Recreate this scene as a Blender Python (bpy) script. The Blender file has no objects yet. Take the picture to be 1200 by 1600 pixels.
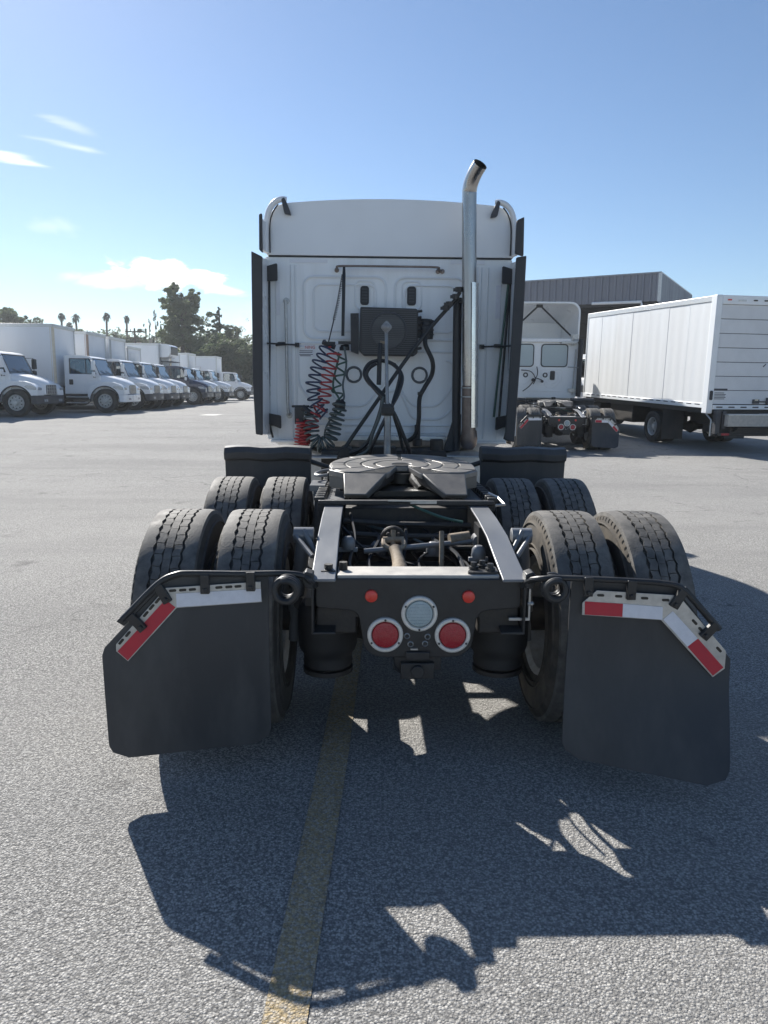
import bpy, bmesh, math, random
from mathutils import Vector, Matrix, Euler
R = math.radians
random.seed(7)
S = bpy.context.scene
COL = S.collection

# ------------------------------------------------------------------ camera, sky, sun, exposure
cam_d = bpy.data.cameras.new('camera'); cam = bpy.data.objects.new('camera', cam_d); COL.objects.link(cam)
cam_d.sensor_fit = 'VERTICAL'; cam_d.sensor_height = 36.0; cam_d.lens = 36.0 * 1155 / 1600
cam_d.clip_start = 0.05; cam_d.clip_end = 5000
PITCH, YAW, ROLL = R(9.5), R(-1.43), R(0.5)
fw = Vector((-math.sin(YAW) * math.cos(PITCH), math.cos(YAW) * math.cos(PITCH), -math.sin(PITCH)))
rt = Vector((math.cos(YAW), math.sin(YAW), 0)); up = rt.cross(fw)
r2 = rt * math.cos(ROLL) + up * math.sin(ROLL); u2 = up * math.cos(ROLL) - rt * math.sin(ROLL)
mw = Matrix((r2, u2, -fw)).transposed().to_4x4(); mw.translation = Vector((-.217, 0, 1.59))
cam.matrix_world = mw
S.camera = cam
S.render.resolution_x, S.render.resolution_y = 768, 1024

SUN_TRAVEL = Vector((.68, -1.20, -1.0)).normalized()
SUN_EL = math.asin(-SUN_TRAVEL.z); SUN_AZ = math.atan2(-SUN_TRAVEL.x, -SUN_TRAVEL.y)
sun_d = bpy.data.lights.new('sun', 'SUN'); sun = bpy.data.objects.new('sun', sun_d); COL.objects.link(sun)
sun_d.energy = 3.05; sun_d.angle = R(0.55); sun_d.color = (1.0, .962, .90)
sun.rotation_euler = SUN_TRAVEL.to_track_quat('-Z', 'Y').to_euler(); sun.location = (-20, 50, 40)
S.view_settings.view_transform = 'Standard'; S.view_settings.look = 'None'
S.view_settings.exposure = 1.52; S.view_settings.gamma = 1.0
S.view_settings.use_curve_mapping = False
S.cycles.use_denoising = True
S.cycles.max_bounces = 8; S.cycles.transparent_max_bounces = 12

W = bpy.data.worlds.new('World'); S.world = W; W.use_nodes = True
def build_world():
    nt = W.node_tree; N = nt.nodes; Lk = nt.links; N.clear()
    def nd(t, **k):
        n = N.new(t)
        for a, b in k.items(): setattr(n, a, b)
        return n
    def val(sock, v):
        if isinstance(v, (int, float)): sock.default_value = v
        else: Lk.new(v, sock)
    def m(op, a, b=0.0, c=0.0, clamp=False):
        n = nd('ShaderNodeMath', operation=op, use_clamp=clamp)
        val(n.inputs[0], a); val(n.inputs[1], b); val(n.inputs[2], c)
        return n.outputs[0]
    sky = nd('ShaderNodeTexSky'); sky.sky_type = 'NISHITA'; sky.sun_disc = False
    sky.sun_elevation = SUN_EL; sky.sun_rotation = SUN_AZ
    sky.altitude = 200; sky.air_density = 1.0; sky.dust_density = 0.25; sky.ozone_density = 4.0
    geo = nd('ShaderNodeTexCoord'); sep = nd('ShaderNodeSeparateXYZ'); Lk.new(geo.outputs['Generated'], sep.inputs[0])
    x, y, z = sep.outputs
    # azimuth and height in radians, so the cloud field goes on all round the sky
    az = m('ARCTAN2', x, y); el = m('ARCSINE', z)
    cmb = nd('ShaderNodeCombineXYZ'); val(cmb.inputs[0], m('MULTIPLY', az, 1.0)); val(cmb.inputs[1], m('MULTIPLY', el, 2.2))
    def noise(scale, detail, dist=0.0, sx=1.0, off=0.0):
        mp = nd('ShaderNodeMapping'); Lk.new(cmb.outputs[0], mp.inputs[0]); mp.inputs['Scale'].default_value = (sx, 1, 1)
        mp.inputs['Location'].default_value = (off, off * .7, 0)
        n = nd('ShaderNodeTexNoise'); Lk.new(mp.outputs[0], n.inputs['Vector'])
        n.inputs['Scale'].default_value = scale; n.inputs['Detail'].default_value = detail; n.inputs['Distortion'].default_value = dist
        return n.outputs['Fac']
    n1 = noise(28, 9, .4); n2 = noise(60, 6, .4, .22, 3.1); n3 = noise(4, 5, 0, 1, 1.7)
    def blob(az0, el0, a, b, nz, k, lo, hi, slope=0.0):
        da = m('SUBTRACT', az, az0); de = m('SUBTRACT', m('SUBTRACT', el, el0), m('MULTIPLY', da, slope))
        d = m('SQRT', m('ADD', m('POWER', m('ABSOLUTE', m('DIVIDE', da, a)), 2), m('POWER', m('ABSOLUTE', m('DIVIDE', de, b)), 2)))
        d = m('ADD', d, m('MULTIPLY', m('SUBTRACT', nz, .5), k))
        mr = nd('ShaderNodeMapRange', interpolation_type='SMOOTHSTEP'); val(mr.inputs['Value'], d)
        mr.inputs['From Min'].default_value = hi; mr.inputs['From Max'].default_value = lo
        return mr.outputs[0]
    def A(u): return math.atan(u)
    def E_(u, v): return math.atan(v / math.sqrt(1 + u * u))
    cl = blob(A(-.258), E_(-.27, .141), .078, .019, n1, 2.3, .6, .98, -.05)
    cl = m('MAXIMUM', cl, m('MULTIPLY', blob(A(-.33), E_(-.33, .134), .05, .010, n1, 1.6, .2, 1.2), .8))
    cl = m('MAXIMUM', cl, m('MULTIPLY', blob(A(-.20), E_(-.2, .128), .04, .008, n1, 1.6, .2, 1.2, -.2), .8))
    cl = m('MAXIMUM', cl, m('MULTIPLY', blob(A(-.455), E_(-.455, .283), .040, .0065, n2, 1.8, .1, 1.2, -.08), .9))
    cl = m('MAXIMUM', cl, m('MULTIPLY', blob(A(-.375), E_(-.375, .322), .036, .006, n2, 2.0, .1, 1.3, -.22), .24))
    cl = m('MAXIMUM', cl, m('MULTIPLY', blob(A(-.365), E_(-.365, .295), .038, .0035, n2, 2.0, .1, 1.3, -.1), .34))
    cl = m('MAXIMUM', cl, m('MULTIPLY', blob(A(-.40), E_(-.40, .200), .03, .010, n1, 2.0, .1, 1.3), .22))
    # a low bank of broken white cloud all round the horizon, thicker where the noise is dense
    h = nd('ShaderNodeMapRange', interpolation_type='SMOOTHSTEP'); val(h.inputs['Value'], m('ADD', el, m('MULTIPLY', m('SUBTRACT', n3, .5), .16)))
    h.inputs['From Min'].default_value = .105; h.inputs['From Max'].default_value = .03
    bank = m('MULTIPLY', h.outputs[0], m('MULTIPLY_ADD', n1, 1.6, -.35, True))
    cl = m('MAXIMUM', cl, m('MULTIPLY', bank, .55))
    mix = nd('ShaderNodeMixRGB'); val(mix.inputs[0], m('MINIMUM', cl, .97)); Lk.new(sky.outputs[0], mix.inputs[1])
    mix.inputs[2].default_value = (11.5, 11.6, 11.8, 1)
    bg = nd('ShaderNodeBackground'); Lk.new(mix.outputs[0], bg.inputs[0]); bg.inputs[1].default_value = .044
    out = nd('ShaderNodeOutputWorld'); Lk.new(bg.outputs[0], out.inputs[0])
build_world()

# ------------------------------------------------------------------ materials
def mat(name, col, rough=.5, metal=0.0, col2=None, nscale=8.0, namt=.5, bump=0.0, bscale=60.0, spec=.5, coat=0.0, stretch=None, lo=.35, hi=.7):
    M_ = bpy.data.materials.new(name); M_.use_nodes = True
    nt = M_.node_tree; N = nt.nodes; L = nt.links
    b = N['Principled BSDF']
    b.inputs['Base Color'].default_value = (*col, 1); b.inputs['Roughness'].default_value = rough
    b.inputs['Metallic'].default_value = metal; b.inputs['Specular IOR Level'].default_value = spec
    if coat: b.inputs['Coat Weight'].default_value = coat; b.inputs['Coat Roughness'].default_value = .08
    tc = N.new('ShaderNodeTexCoord'); v = tc.outputs['Object']
    if stretch:
        mp = N.new('ShaderNodeMapping'); mp.inputs['Scale'].default_value = stretch; L.new(v, mp.inputs[0]); v = mp.outputs[0]
    if col2:
        n = N.new('ShaderNodeTexNoise'); n.inputs['Scale'].default_value = nscale; n.inputs['Detail'].default_value = 6; n.inputs['Roughness'].default_value = .62
        L.new(v, n.inputs['Vector'])
        mr = N.new('ShaderNodeMapRange'); mr.inputs['From Min'].default_value = lo; mr.inputs['From Max'].default_value = hi; mr.inputs['To Max'].default_value = namt
        L.new(n.outputs['Fac'], mr.inputs['Value'])
        mx = N.new('ShaderNodeMixRGB'); L.new(mr.outputs[0], mx.inputs[0]); mx.inputs[1].default_value = (*col, 1); mx.inputs[2].default_value = (*col2, 1)
        L.new(mx.outputs[0], b.inputs['Base Color'])
        rr = N.new('ShaderNodeMapRange'); L.new(n.outputs['Fac'], rr.inputs['Value']); rr.inputs['From Min'].default_value = .25; rr.inputs['From Max'].default_value = .75
        rr.inputs['To Min'].default_value = max(.03, rough - .08); rr.inputs['To Max'].default_value = min(1, rough + .18); L.new(rr.outputs[0], b.inputs['Roughness'])
    if bump:
        n2 = N.new('ShaderNodeTexNoise'); n2.inputs['Scale'].default_value = bscale; n2.inputs['Detail'].default_value = 4; L.new(v, n2.inputs['Vector'])
        bp = N.new('ShaderNodeBump'); bp.inputs['Strength'].default_value = bump; bp.inputs['Distance'].default_value = .01
        L.new(n2.outputs['Fac'], bp.inputs['Height']); L.new(bp.outputs[0], b.inputs['Normal'])
    return M_
MT = {}
MT['white'] = mat('white_paint', (.80, .82, .83), .36, 0, (.70, .71, .70), 3, .45, .04, 3, coat=.15)
MT['white_clean'] = mat('white_gloss_paint', (.80, .81, .82), .28, 0, (.70, .71, .71), 2, .4, coat=.3)
MT['white_roof'] = mat('roof_fairing_paint', (.83, .85, .86), .36, 0, (.76, .78, .79), 2.5, .5)
MT['cab_wall'] = mat('cab_rear_paint', (.85, .87, .875), .30, 0, (.66, .67, .65), 5, .5, .03, 3, stretch=(1.5, 1, .13), lo=.45, hi=.8)
MT['port_grey'] = mat('grey_rubber_ring', (.10, .11, .12), .6)
MT['pole'] = mat('dull_steel_post', (.30, .31, .32), .42, .6, (.20, .19, .18), 15, .6)
MT['black'] = mat('black_chassis_paint', (.016, .017, .019), .42, 0, (.055, .052, .048), 14, .5, .08, 90)
MT['rail'] = mat('rail_paint_sky_sheen', (.17, .176, .186), .32, .1, (.27, .272, .272), 4, .5, .03, 70, stretch=(1, .35, 1))  # paler than the black rail web: sky sheen put into the colour
MT['grime'] = mat('greasy_underbody', (.016, .015, .015), .55, 0, (.07, .058, .045), 20, .6, .2, 60)
MT['tan_rust'] = mat('dusty_rusted_steel', (.20, .15, .10), .7, .1, (.42, .35, .26), 25, .8, .2, 80)
MT['dust_sun_top'] = mat('dusty_worn_sunlit_steel', (.36, .345, .32), .5, .1, (.52, .49, .44), 14, .8, .08, 60)  # tan dust, with the sun's brightness on the top also in the colour
MT['rubber'] = mat('black_rubber_sheet', (.036, .038, .042), .5, 0, (.10, .098, .094), 3.2, .75, .10, 22, stretch=(1.6, 1, .55), lo=.42, hi=.78)
MT['ext_rubber'] = mat('grey_rubber_flange', (.035, .037, .04), .6, 0, (.07, .07, .072), 6, .6)
MT['tyre'] = mat('tyre_rubber', (.030, .029, .028), .72, 0, (.10, .092, .08), 11, .75, .1, 90)
MT['tread'] = mat('tyre_tread_rubber', (.07, .066, .06), .68, 0, (.20, .186, .166), 13, .85, .2, 130)
MT['wall_dust'] = mat('dusty_tyre_sidewall', (.04, .037, .033), .85, 0, (.17, .142, .108), 7, .75, .1, 60)
MT['steel'] = mat('galvanised_steel', (.50, .51, .51), .40, .85, (.36, .35, .33), 30, .6, .04, 60)
MT['ring'] = mat('brushed_light_ring', (.74, .72, .67), .42, .35, (.56, .53, .48), 40, .5)
MT['chrome'] = mat('stack_chrome', (.42, .41, .40), .24, 1.0, (.30, .27, .25), 6, .5, stretch=(1, 1, .15))
MT['muffler'] = mat('heat_browned_steel', (.24, .20, .18), .38, .8, (.15, .11, .09), 12, .7)
MT['shield'] = mat('polished_heat_shield', (.86, .85, .82), .22, .9, (.7, .68, .64), 10, .4, stretch=(1, 1, .2))
MT['alu'] = mat('aluminium', (.66, .67, .68), .32, .9, (.5, .5, .5), 20, .5)
MT['rim'] = mat('steel_rim_paint', (.62, .62, .60), .45, .2, (.38, .34, .28), 22, .6)
MT['fifth'] = mat('fifth_wheel_casting', (.22, .21, .198), .36, .35, (.14, .132, .122), 7, .6, .05, 90)
MT['ramp'] = mat('dark_cast_steel', (.11, .104, .096), .42, .3, (.17, .16, .145), 9, .6, .08, 60)  # ramps and skirts, darker than the top plate
MT['spring'] = mat('air_spring_rubber', (.016, .016, .017), .6, 0, (.04, .038, .035), 9, .6)
MT['grease_and_holes'] = mat('dark_grease_and_hole_shade', (.012, .011, .010), .35, 0, (.03, .028, .025), 60, .6)  # real grease, and painted shade for wheel holes and bracket slots
MT['red'] = mat('red_lens', (.40, .012, .025), .22, 0, (.30, .008, .016), 120, .6, .3, 200, coat=.4)
MT['redmark'] = mat('red_marker_lens', (.72, .05, .03), .3, 0, coat=.3)
MT['lens'] = mat('clear_reverse_lens', (.42, .50, .52), .18, 0, (.30, .38, .40), 60, .7, .4, 150, coat=.5)
MT['tape_red'] = mat('red_reflective_tape', (.52, .02, .04), .4, 0, (.42, .03, .05), 30, .6)
MT['tape_white'] = mat('white_reflective_tape', (.74, .75, .80), .35, 0, (.62, .63, .68), 40, .6)
MT['decal'] = mat('white_decal', (.76, .77, .80), .5)
MT['decal_dk'] = mat('decal_print', (.06, .06, .07), .6)
MT['decal_red'] = mat('decal_red_print', (.55, .08, .05), .6)
MT['hose_black'] = mat('black_hose', (.016, .017, .019), .45)
MT['hose_blue'] = mat('blue_coil_hose', (.022, .035, .085), .4)
MT['hose_red'] = mat('red_coil_hose', (.40, .035, .038), .4)
MT['hose_green'] = mat('green_coil_cable', (.04, .10, .075), .42)
MT['hose_grey'] = mat('grey_green_coil_cable', (.075, .10, .10), .42)
MT['plastic'] = mat('black_plastic', (.022, .023, .026), .45, 0, (.04, .04, .043), 12, .5)
MT['fin'] = mat('condenser_fin_metal', (.10, .105, .11), .45, .4, (.16, .16, .16), 30, .5)
MT['box'] = mat('van_body_panel_shaded', (.76, .78, .80), .45, 0, (.66, .67, .68), 1.2, .5, .03, 2, stretch=(1, 1, .4))  # cooler copy for shaded walls, bluish shade put into the colour
MT['box_sunny'] = mat('van_body_sheet_sunlit', (.76, .77, .77), .42, 0, (.64, .64, .63), 1.6, .7, .12, 1.4, stretch=(1.4, 1.4, .3))  # warmer copy of the van panel, sunlit tone put into the colour
MT['door'] = mat('roll_up_door_panel', (.70, .705, .71), .5, 0, (.60, .60, .595), 2.2, .6)
MT['trim'] = mat('aluminium_trim_rail', (.62, .62, .61), .38, .6, (.46, .45, .43), 14, .5)
MT['cream'] = mat('cream_reflection_post', (.70, .63, .50), .45, .2, (.5, .44, .34), 6, .5)  # cream reflection on the post painted as its colour
MT['brown'] = mat('tan_reflection_post', (.42, .29, .22), .5, .1, (.5, .44, .38), 6, .5)  # tan reflection on the post painted as its colour
MT['navy'] = mat('dark_blue_paint', (.025, .035, .075), .3, 0, (.05, .06, .09), 4, .4, coat=.3)
MT['darkbump'] = mat('charcoal_bumper', (.045, .048, .055), .45, 0, (.08, .08, .085), 8, .5)
MT['frost'] = mat('headlight_lens', (.46, .50, .54), .12, .2, (.25, .27, .30), 18, .8, coat=.5)
MT['seat'] = mat('cab_interior', (.05, .052, .058), .8)
MT['conc_white'] = mat('pale_paint_mark', (.60, .58, .54), .8, 0, (.35, .34, .32), 4, .8)

def glass_mat(name, tint, gl=.06):
    M_ = bpy.data.materials.new(name); M_.use_nodes = True; nt = M_.node_tree; N = nt.nodes; L = nt.links; N.clear()
    o = N.new('ShaderNodeOutputMaterial'); mx = N.new('ShaderNodeMixShader'); t = N.new('ShaderNodeBsdfTransparent'); g = N.new('ShaderNodeBsdfGlossy')
    t.inputs[0].default_value = (*tint, 1); g.inputs['Roughness'].default_value = .03; g.inputs[0].default_value = (.95, .97, 1, 1)
    f = N.new('ShaderNodeFresnel'); f.inputs[0].default_value = 1.5
    a = N.new('ShaderNodeMath'); a.operation = 'ADD'; a.use_clamp = True; L.new(f.outputs[0], a.inputs[0]); a.inputs[1].default_value = gl
    L.new(a.outputs[0], mx.inputs[0]); L.new(t.outputs[0], mx.inputs[1]); L.new(g.outputs[0], mx.inputs[2]); L.new(mx.outputs[0], o.inputs[0])
    return M_
MT['glass'] = glass_mat('window_glass', (.55, .66, .68), .08)

def asphalt_mat():
    M_ = bpy.data.materials.new('worn_asphalt'); M_.use_nodes = True; nt = M_.node_tree; N = nt.nodes; L = nt.links
    b = N['Principled BSDF']; tc = N.new('ShaderNodeTexCoord'); v = tc.outputs['Object']
    b.inputs['Roughness'].default_value = .9; b.inputs['Specular IOR Level'].default_value = .12
    def nz(scale, det, rough=.6):
        n = N.new('ShaderNodeTexNoise'); n.inputs['Scale'].default_value = scale; n.inputs['Detail'].default_value = det; n.inputs['Roughness'].default_value = rough; L.new(v, n.inputs['Vector']); return n.outputs['Fac']
    def mp(s, a, b_, c, d):
        r = N.new('ShaderNodeMapRange'); L.new(s, r.inputs['Value'])
        for i, q in zip(('From Min', 'From Max', 'To Min', 'To Max'), (a, b_, c, d)): r.inputs[i].default_value = q
        return r.outputs[0]
    def mixc(f, a, b_, mode='MIX'):
        x = N.new('ShaderNodeMixRGB'); x.blend_type = mode
        if isinstance(f, float): x.inputs[0].default_value = f
        else: L.new(f, x.inputs[0])
        for i, c in ((1, a), (2, b_)):
            if isinstance(c, tuple): x.inputs[i].default_value = (*c, 1)
            else: L.new(c, x.inputs[i])
        return x.outputs[0]
    vo = N.new('ShaderNodeTexVoronoi'); vo.inputs['Scale'].default_value = 125; L.new(v, vo.inputs['Vector'])
    vo2 = N.new('ShaderNodeTexVoronoi'); vo2.inputs['Scale'].default_value = 210; L.new(v, vo2.inputs['Vector'])
    sp = N.new('ShaderNodeSeparateColor'); L.new(vo.outputs['Color'], sp.inputs[0])
    sp2 = N.new('ShaderNodeSeparateColor'); L.new(vo2.outputs['Color'], sp2.inputs[0])
    stone = mixc(mp(sp.outputs[0], .1, .95, 0, 1), (.15, .147, .141), (.64, .622, .585))
    stone = mixc(mp(sp2.outputs[1], .55, 1, 0, .55), stone, (.62, .60, .57))
    binder = mixc(mp(vo.outputs['Distance'], .35, .75, 0, .85), stone, (.15, .147, .143))
    big = nz(.35, 6); mid = nz(2.2, 6, .7)
    c = mixc(mp(big, .38, .62, 0, .4), binder, (.44, .425, .40))
    c = mixc(mp(mid, .45, .75, 0, .30), c, (.24, .236, .228))
    c = mixc(mp(nz(85, 3, .75), .45, .62, 0, .55), c, (.13, .127, .122)); c = mixc(mp(nz(62, 3, .75), .52, .66, 0, .6), c, (.68, .66, .615))
    ms = N.new('ShaderNodeMapping'); ms.inputs['Scale'].default_value = (.10, .55, 1); ms.inputs['Rotation'].default_value = (0, 0, .12); L.new(v, ms.inputs[0])
    ns = N.new('ShaderNodeTexNoise'); ns.inputs['Scale'].default_value = 1.0; ns.inputs['Detail'].default_value = 7; ns.inputs['Roughness'].default_value = .65; L.new(ms.outputs[0], ns.inputs['Vector'])
    c = mixc(mp(ns.outputs['Fac'], .46, .68, 0, .42), c, (.20, .196, .19))
    # cracks
    dn = N.new('ShaderNodeTexNoise'); dn.inputs['Scale'].default_value = 1.6; dn.inputs['Detail'].default_value = 5; L.new(v, dn.inputs['Vector'])
    dm = N.new('ShaderNodeVectorMath'); dm.operation = 'MULTIPLY_ADD'; L.new(dn.outputs['Color'], dm.inputs[0]); dm.inputs[1].default_value = (.9, .9, 0); L.new(v, dm.inputs[2])
    vc = N.new('ShaderNodeTexVoronoi'); vc.feature = 'DISTANCE_TO_EDGE'; vc.inputs['Scale'].default_value = .28; L.new(dm.outputs[0], vc.inputs['Vector'])
    crack = mp(vc.outputs['Distance'], .0010, .0036, 1, 0); cm = N.new('ShaderNodeMath'); cm.operation = 'MULTIPLY'; L.new(crack, cm.inputs[0]); L.new(mp(nz(.22, 3), .47, .58, 0, .5), cm.inputs[1])
    c = mixc(cm.outputs[0], c, (.06, .06, .06))
    # oil drips
    oil = mp(nz(1.3, 3), .66, .76, 0, .5); c = mixc(oil, c, (.06, .058, .056))
    L.new(c, b.inputs['Base Color'])
    hh = N.new('ShaderNodeMath'); hh.operation = 'SUBTRACT'; hh.inputs[0].default_value = 1; L.new(mp(vo.outputs['Distance'], .2, .8, 0, .8), hh.inputs[1])
    h1 = N.new('ShaderNodeMath'); h1.operation = 'MULTIPLY_ADD'; L.new(sp.outputs[1], h1.inputs[0]); h1.inputs[1].default_value = .55; L.new(hh.outputs[0], h1.inputs[2])
    h2 = N.new('ShaderNodeMath'); h2.operation = 'MULTIPLY_ADD'; L.new(nz(260, 3, .7), h2.inputs[0]); h2.inputs[1].default_value = 1.1; L.new(h1.outputs[0], h2.inputs[2])
    bp = N.new('ShaderNodeBump'); bp.inputs['Strength'].default_value = 1.0; bp.inputs['Distance'].default_value = .0045; L.new(h2.outputs[0], bp.inputs['Height'])
    L.new(bp.outputs[0], b.inputs['Normal'])
    return M_
MT['asphalt'] = asphalt_mat()

def paint_line_mat():
    # worn yellow paint: stones of the asphalt show through
    M_ = MT['asphalt'].copy(); M_.name = 'worn_yellow_line'; nt = M_.node_tree; N = nt.nodes; L = nt.links
    b = N['Principled BSDF']; src = b.inputs['Base Color'].links[0].from_socket
    tc = N.new('ShaderNodeTexCoord'); n = N.new('ShaderNodeTexNoise'); n.inputs['Scale'].default_value = 70; n.inputs['Detail'].default_value = 6; n.inputs['Roughness'].default_value = .7; L.new(tc.outputs['Object'], n.inputs['Vector'])
    r = N.new('ShaderNodeMapRange'); L.new(n.outputs['Fac'], r.inputs['Value']); r.inputs['From Min'].default_value = .36; r.inputs['From Max'].default_value = .62; r.inputs['To Min'].default_value = .08; r.inputs['To Max'].default_value = .64
    x = N.new('ShaderNodeMixRGB'); L.new(r.outputs[0], x.inputs[0]); L.new(src, x.inputs[1]); x.inputs[2].default_value = (.54, .385, .155, 1); L.new(x.outputs[0], b.inputs['Base Color'])
    return M_
MT['yellow'] = paint_line_mat()

# ------------------------------------------------------------------ mesh helpers
class MB:
    def __init__(s): s.v = []; s.f = []
    def add(s, vs, fs):
        o = len(s.v); s.v += [tuple(p) for p in vs]; s.f += [tuple(i + o for i in f) for f in fs]; return s
    def box(s, x0, x1, y0, y1, z0, z1):
        return s.add([(x0, y0, z0), (x1, y0, z0), (x1, y1, z0), (x0, y1, z0), (x0, y0, z1), (x1, y0, z1), (x1, y1, z1), (x0, y1, z1)],
                     [(0, 3, 2, 1), (4, 5, 6, 7), (0, 1, 5, 4), (1, 2, 6, 5), (2, 3, 7, 6), (3, 0, 4, 7)])
    def prism(s, poly, axis, a, b):
        n = len(poly)
        def P(p, t):
            return (t, p[0], p[1]) if axis == 'x' else ((p[0], t, p[1]) if axis == 'y' else (p[0], p[1], t))
        vs = [P(p, a) for p in poly] + [P(p, b) for p in poly]
        fs = [tuple(range(n)), tuple(range(2 * n - 1, n - 1, -1))] + [(i, (i + 1) % n, n + (i + 1) % n, n + i) for i in range(n)]
        return s.add(vs, fs)
    def loft(s, secs, cap=True, close=True):
        n = len(secs[0]); vs = [p for q in secs for p in q]; fs = []
        for k in range(len(secs) - 1):
            for i in range(n if close else n - 1):
                j = (i + 1) % n; fs.append((k * n + i, k * n + j, (k + 1) * n + j, (k + 1) * n + i))
        if cap: fs.append(tuple(range(n - 1, -1, -1))); fs.append(tuple(range((len(secs) - 1) * n, len(secs) * n)))
        return s.add(vs, fs)
    def tube(s, pts, r, n=8, cap=True):
        pts = [Vector(p) for p in pts]; m_ = len(pts); secs = []; prev = None
        rs = r if isinstance(r, (list, tuple)) else [r] * m_
        for i, p in enumerate(pts):
            t = (pts[min(i + 1, m_ - 1)] - pts[max(i - 1, 0)]).normalized()
            if prev is None:
                a = Vector((0, 0, 1)) if abs(t.z) < .9 else Vector((1, 0, 0)); nrm = t.cross(a).normalized()
            else:
                nrm = (prev - t * prev.dot(t)); nrm = nrm.normalized() if nrm.length > 1e-6 else t.orthogonal().normalized()
            prev = nrm; bn = t.cross(nrm)
            secs.append([tuple(p + (nrm * math.cos(2 * math.pi * k / n) + bn * math.sin(2 * math.pi * k / n)) * rs[i]) for k in range(n)])
        return s.loft(secs, cap)
    def lathe(s, prof, axis='x', c=(0, 0, 0), n=32, cap=False):
        secs = []
        for k in range(n):
            a = 2 * math.pi * k / n; ca, sa = math.cos(a), math.sin(a); q = []
            for (h, r) in prof:
                if axis == 'x': q.append((c[0] + h, c[1] + r * ca, c[2] + r * sa))
                elif axis == 'y': q.append((c[0] + r * ca, c[1] + h, c[2] + r * sa))
                else: q.append((c[0] + r * ca, c[1] + r * sa, c[2] + h))
            secs.append(q)
        m_ = len(prof); vs = [p for q in secs for p in q]; fs = []
        for k in range(n):
            for i in range(m_ - 1): fs.append((k * m_ + i, k * m_ + i + 1, ((k + 1) % n) * m_ + i + 1, ((k + 1) % n) * m_ + i))
        if cap:
            fs.append(tuple(k * m_ for k in range(n))); fs.append(tuple(k * m_ + m_ - 1 for k in range(n - 1, -1, -1)))
        return s.add(vs, fs)
    def cyl(s, p0, p1, r, n=16, r1=None): return s.tube([p0, p1], [r, r if r1 is None else r1], n)
    def mesh(s, name, off=(0, 0, 0), smooth=35):
        me = bpy.data.meshes.new(name); me.from_pydata([(p[0] - off[0], p[1] - off[1], p[2] - off[2]) for p in s.v], [], s.f)
        bm = bmesh.new(); bm.from_mesh(me); bmesh.ops.recalc_face_normals(bm, faces=bm.faces); bm.to_mesh(me); bm.free()
        if smooth:
            me.polygons.foreach_set('use_smooth', [True] * len(me.polygons)); me.set_sharp_from_angle(angle=R(smooth))
        me.update(); return me
def link(name, me, m, parent=None, bevel=0, seg=2, loc=None):
    o = bpy.data.objects.new(name, me); COL.objects.link(o)
    if m and not me.materials: me.materials.append(MT[m] if isinstance(m, str) else m)
    if parent: o.parent = parent
    if name in TINY: o['kind'] = 'stuff'
    if loc: o.location = loc
    if bevel:
        b = o.modifiers.new('bevel', 'BEVEL'); b.width = bevel; b.segments = seg; b.limit_method = 'ANGLE'; b.angle_limit = R(40)
    return o
TINY = {'bracket_slots', 'rail_bolts', 'screws', 'panel_grommets', 'hand_holes', 'grille_bars', 'fan_grille', 'cooling_fins', 'vent_louvres', 'decal_print', 'fog_lamps', 'sill_marks', 'rail_marks', 'door_decal', 'pipe_fittings', 'grease_grooves', 'pressed_ribs', 'tread', 'insulators', 'rear_lamps'}
OFF = (0, 0, 0)
def part(mb, name, m, parent, bevel=0, seg=2, smooth=35): return link(name, mb.mesh(name, OFF, smooth), m, parent, bevel, seg)
def thing(name, label, cat, loc=(0, 0, 0), rot=(0, 0, 0), group=None):
    o = bpy.data.objects.new(name, None); COL.objects.link(o); o.location = loc; o.rotation_euler = rot; o.empty_display_size = .3
    o['label'] = label; o['category'] = cat
    if group: o['group'] = group
    return o
def sub(name, parent, loc=(0, 0, 0)):
    o = bpy.data.objects.new(name, None); COL.objects.link(o); o.parent = parent; o.location = loc; o.empty_display_size = .1; return o
def copy_tree(o, parent):
    c = o.copy(); COL.objects.link(c); c.parent = parent
    for ch in o.children: copy_tree(ch, c)
    return c
def rrect(x0, x1, z0, z1, r, n=4):
    out = []
    for cx, cz, a0 in ((x1 - r, z1 - r, 0), (x0 + r, z1 - r, 90), (x0 + r, z0 + r, 180), (x1 - r, z0 + r, 270)):
        for k in range(n + 1):
            a = R(a0 + 90 * k / n); out.append((cx + r * math.cos(a), cz + r * math.sin(a)))
    return out
def rpoly(pts, rad, n=4):
    out = []; m_ = len(pts)
    for i in range(m_):
        p = Vector(pts[i]); a = Vector(pts[i - 1]); b = Vector(pts[(i + 1) % m_])
        r = rad[i] if isinstance(rad, (list, tuple)) else rad
        if r <= 0: out.append(tuple(p)); continue
        da = (a - p); db = (b - p); d = min(r, da.length * .45, db.length * .45); pa = p + da.normalized() * d; pb = p + db.normalized() * d
        for k in range(n + 1):
            t = k / n; q = pa * (1 - t) ** 2 + p * 2 * t * (1 - t) + pb * t * t; out.append(tuple(q))
    return out
def smooth_path(pts, n=8):
    P = [Vector(p) for p in pts]; out = []
    for i in range(len(P) - 1):
        p0 = P[max(i - 1, 0)]; p1 = P[i]; p2 = P[i + 1]; p3 = P[min(i + 2, len(P) - 1)]
        for k in range(n):
            t = k / n
            out.append(.5 * ((2 * p1) + (-p0 + p2) * t + (2 * p0 - 5 * p1 + 4 * p2 - p3) * t * t + (-p0 + 3 * p1 - 3 * p2 + p3) * t ** 3))
    out.append(P[-1]); return [tuple(p) for p in out]
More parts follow.
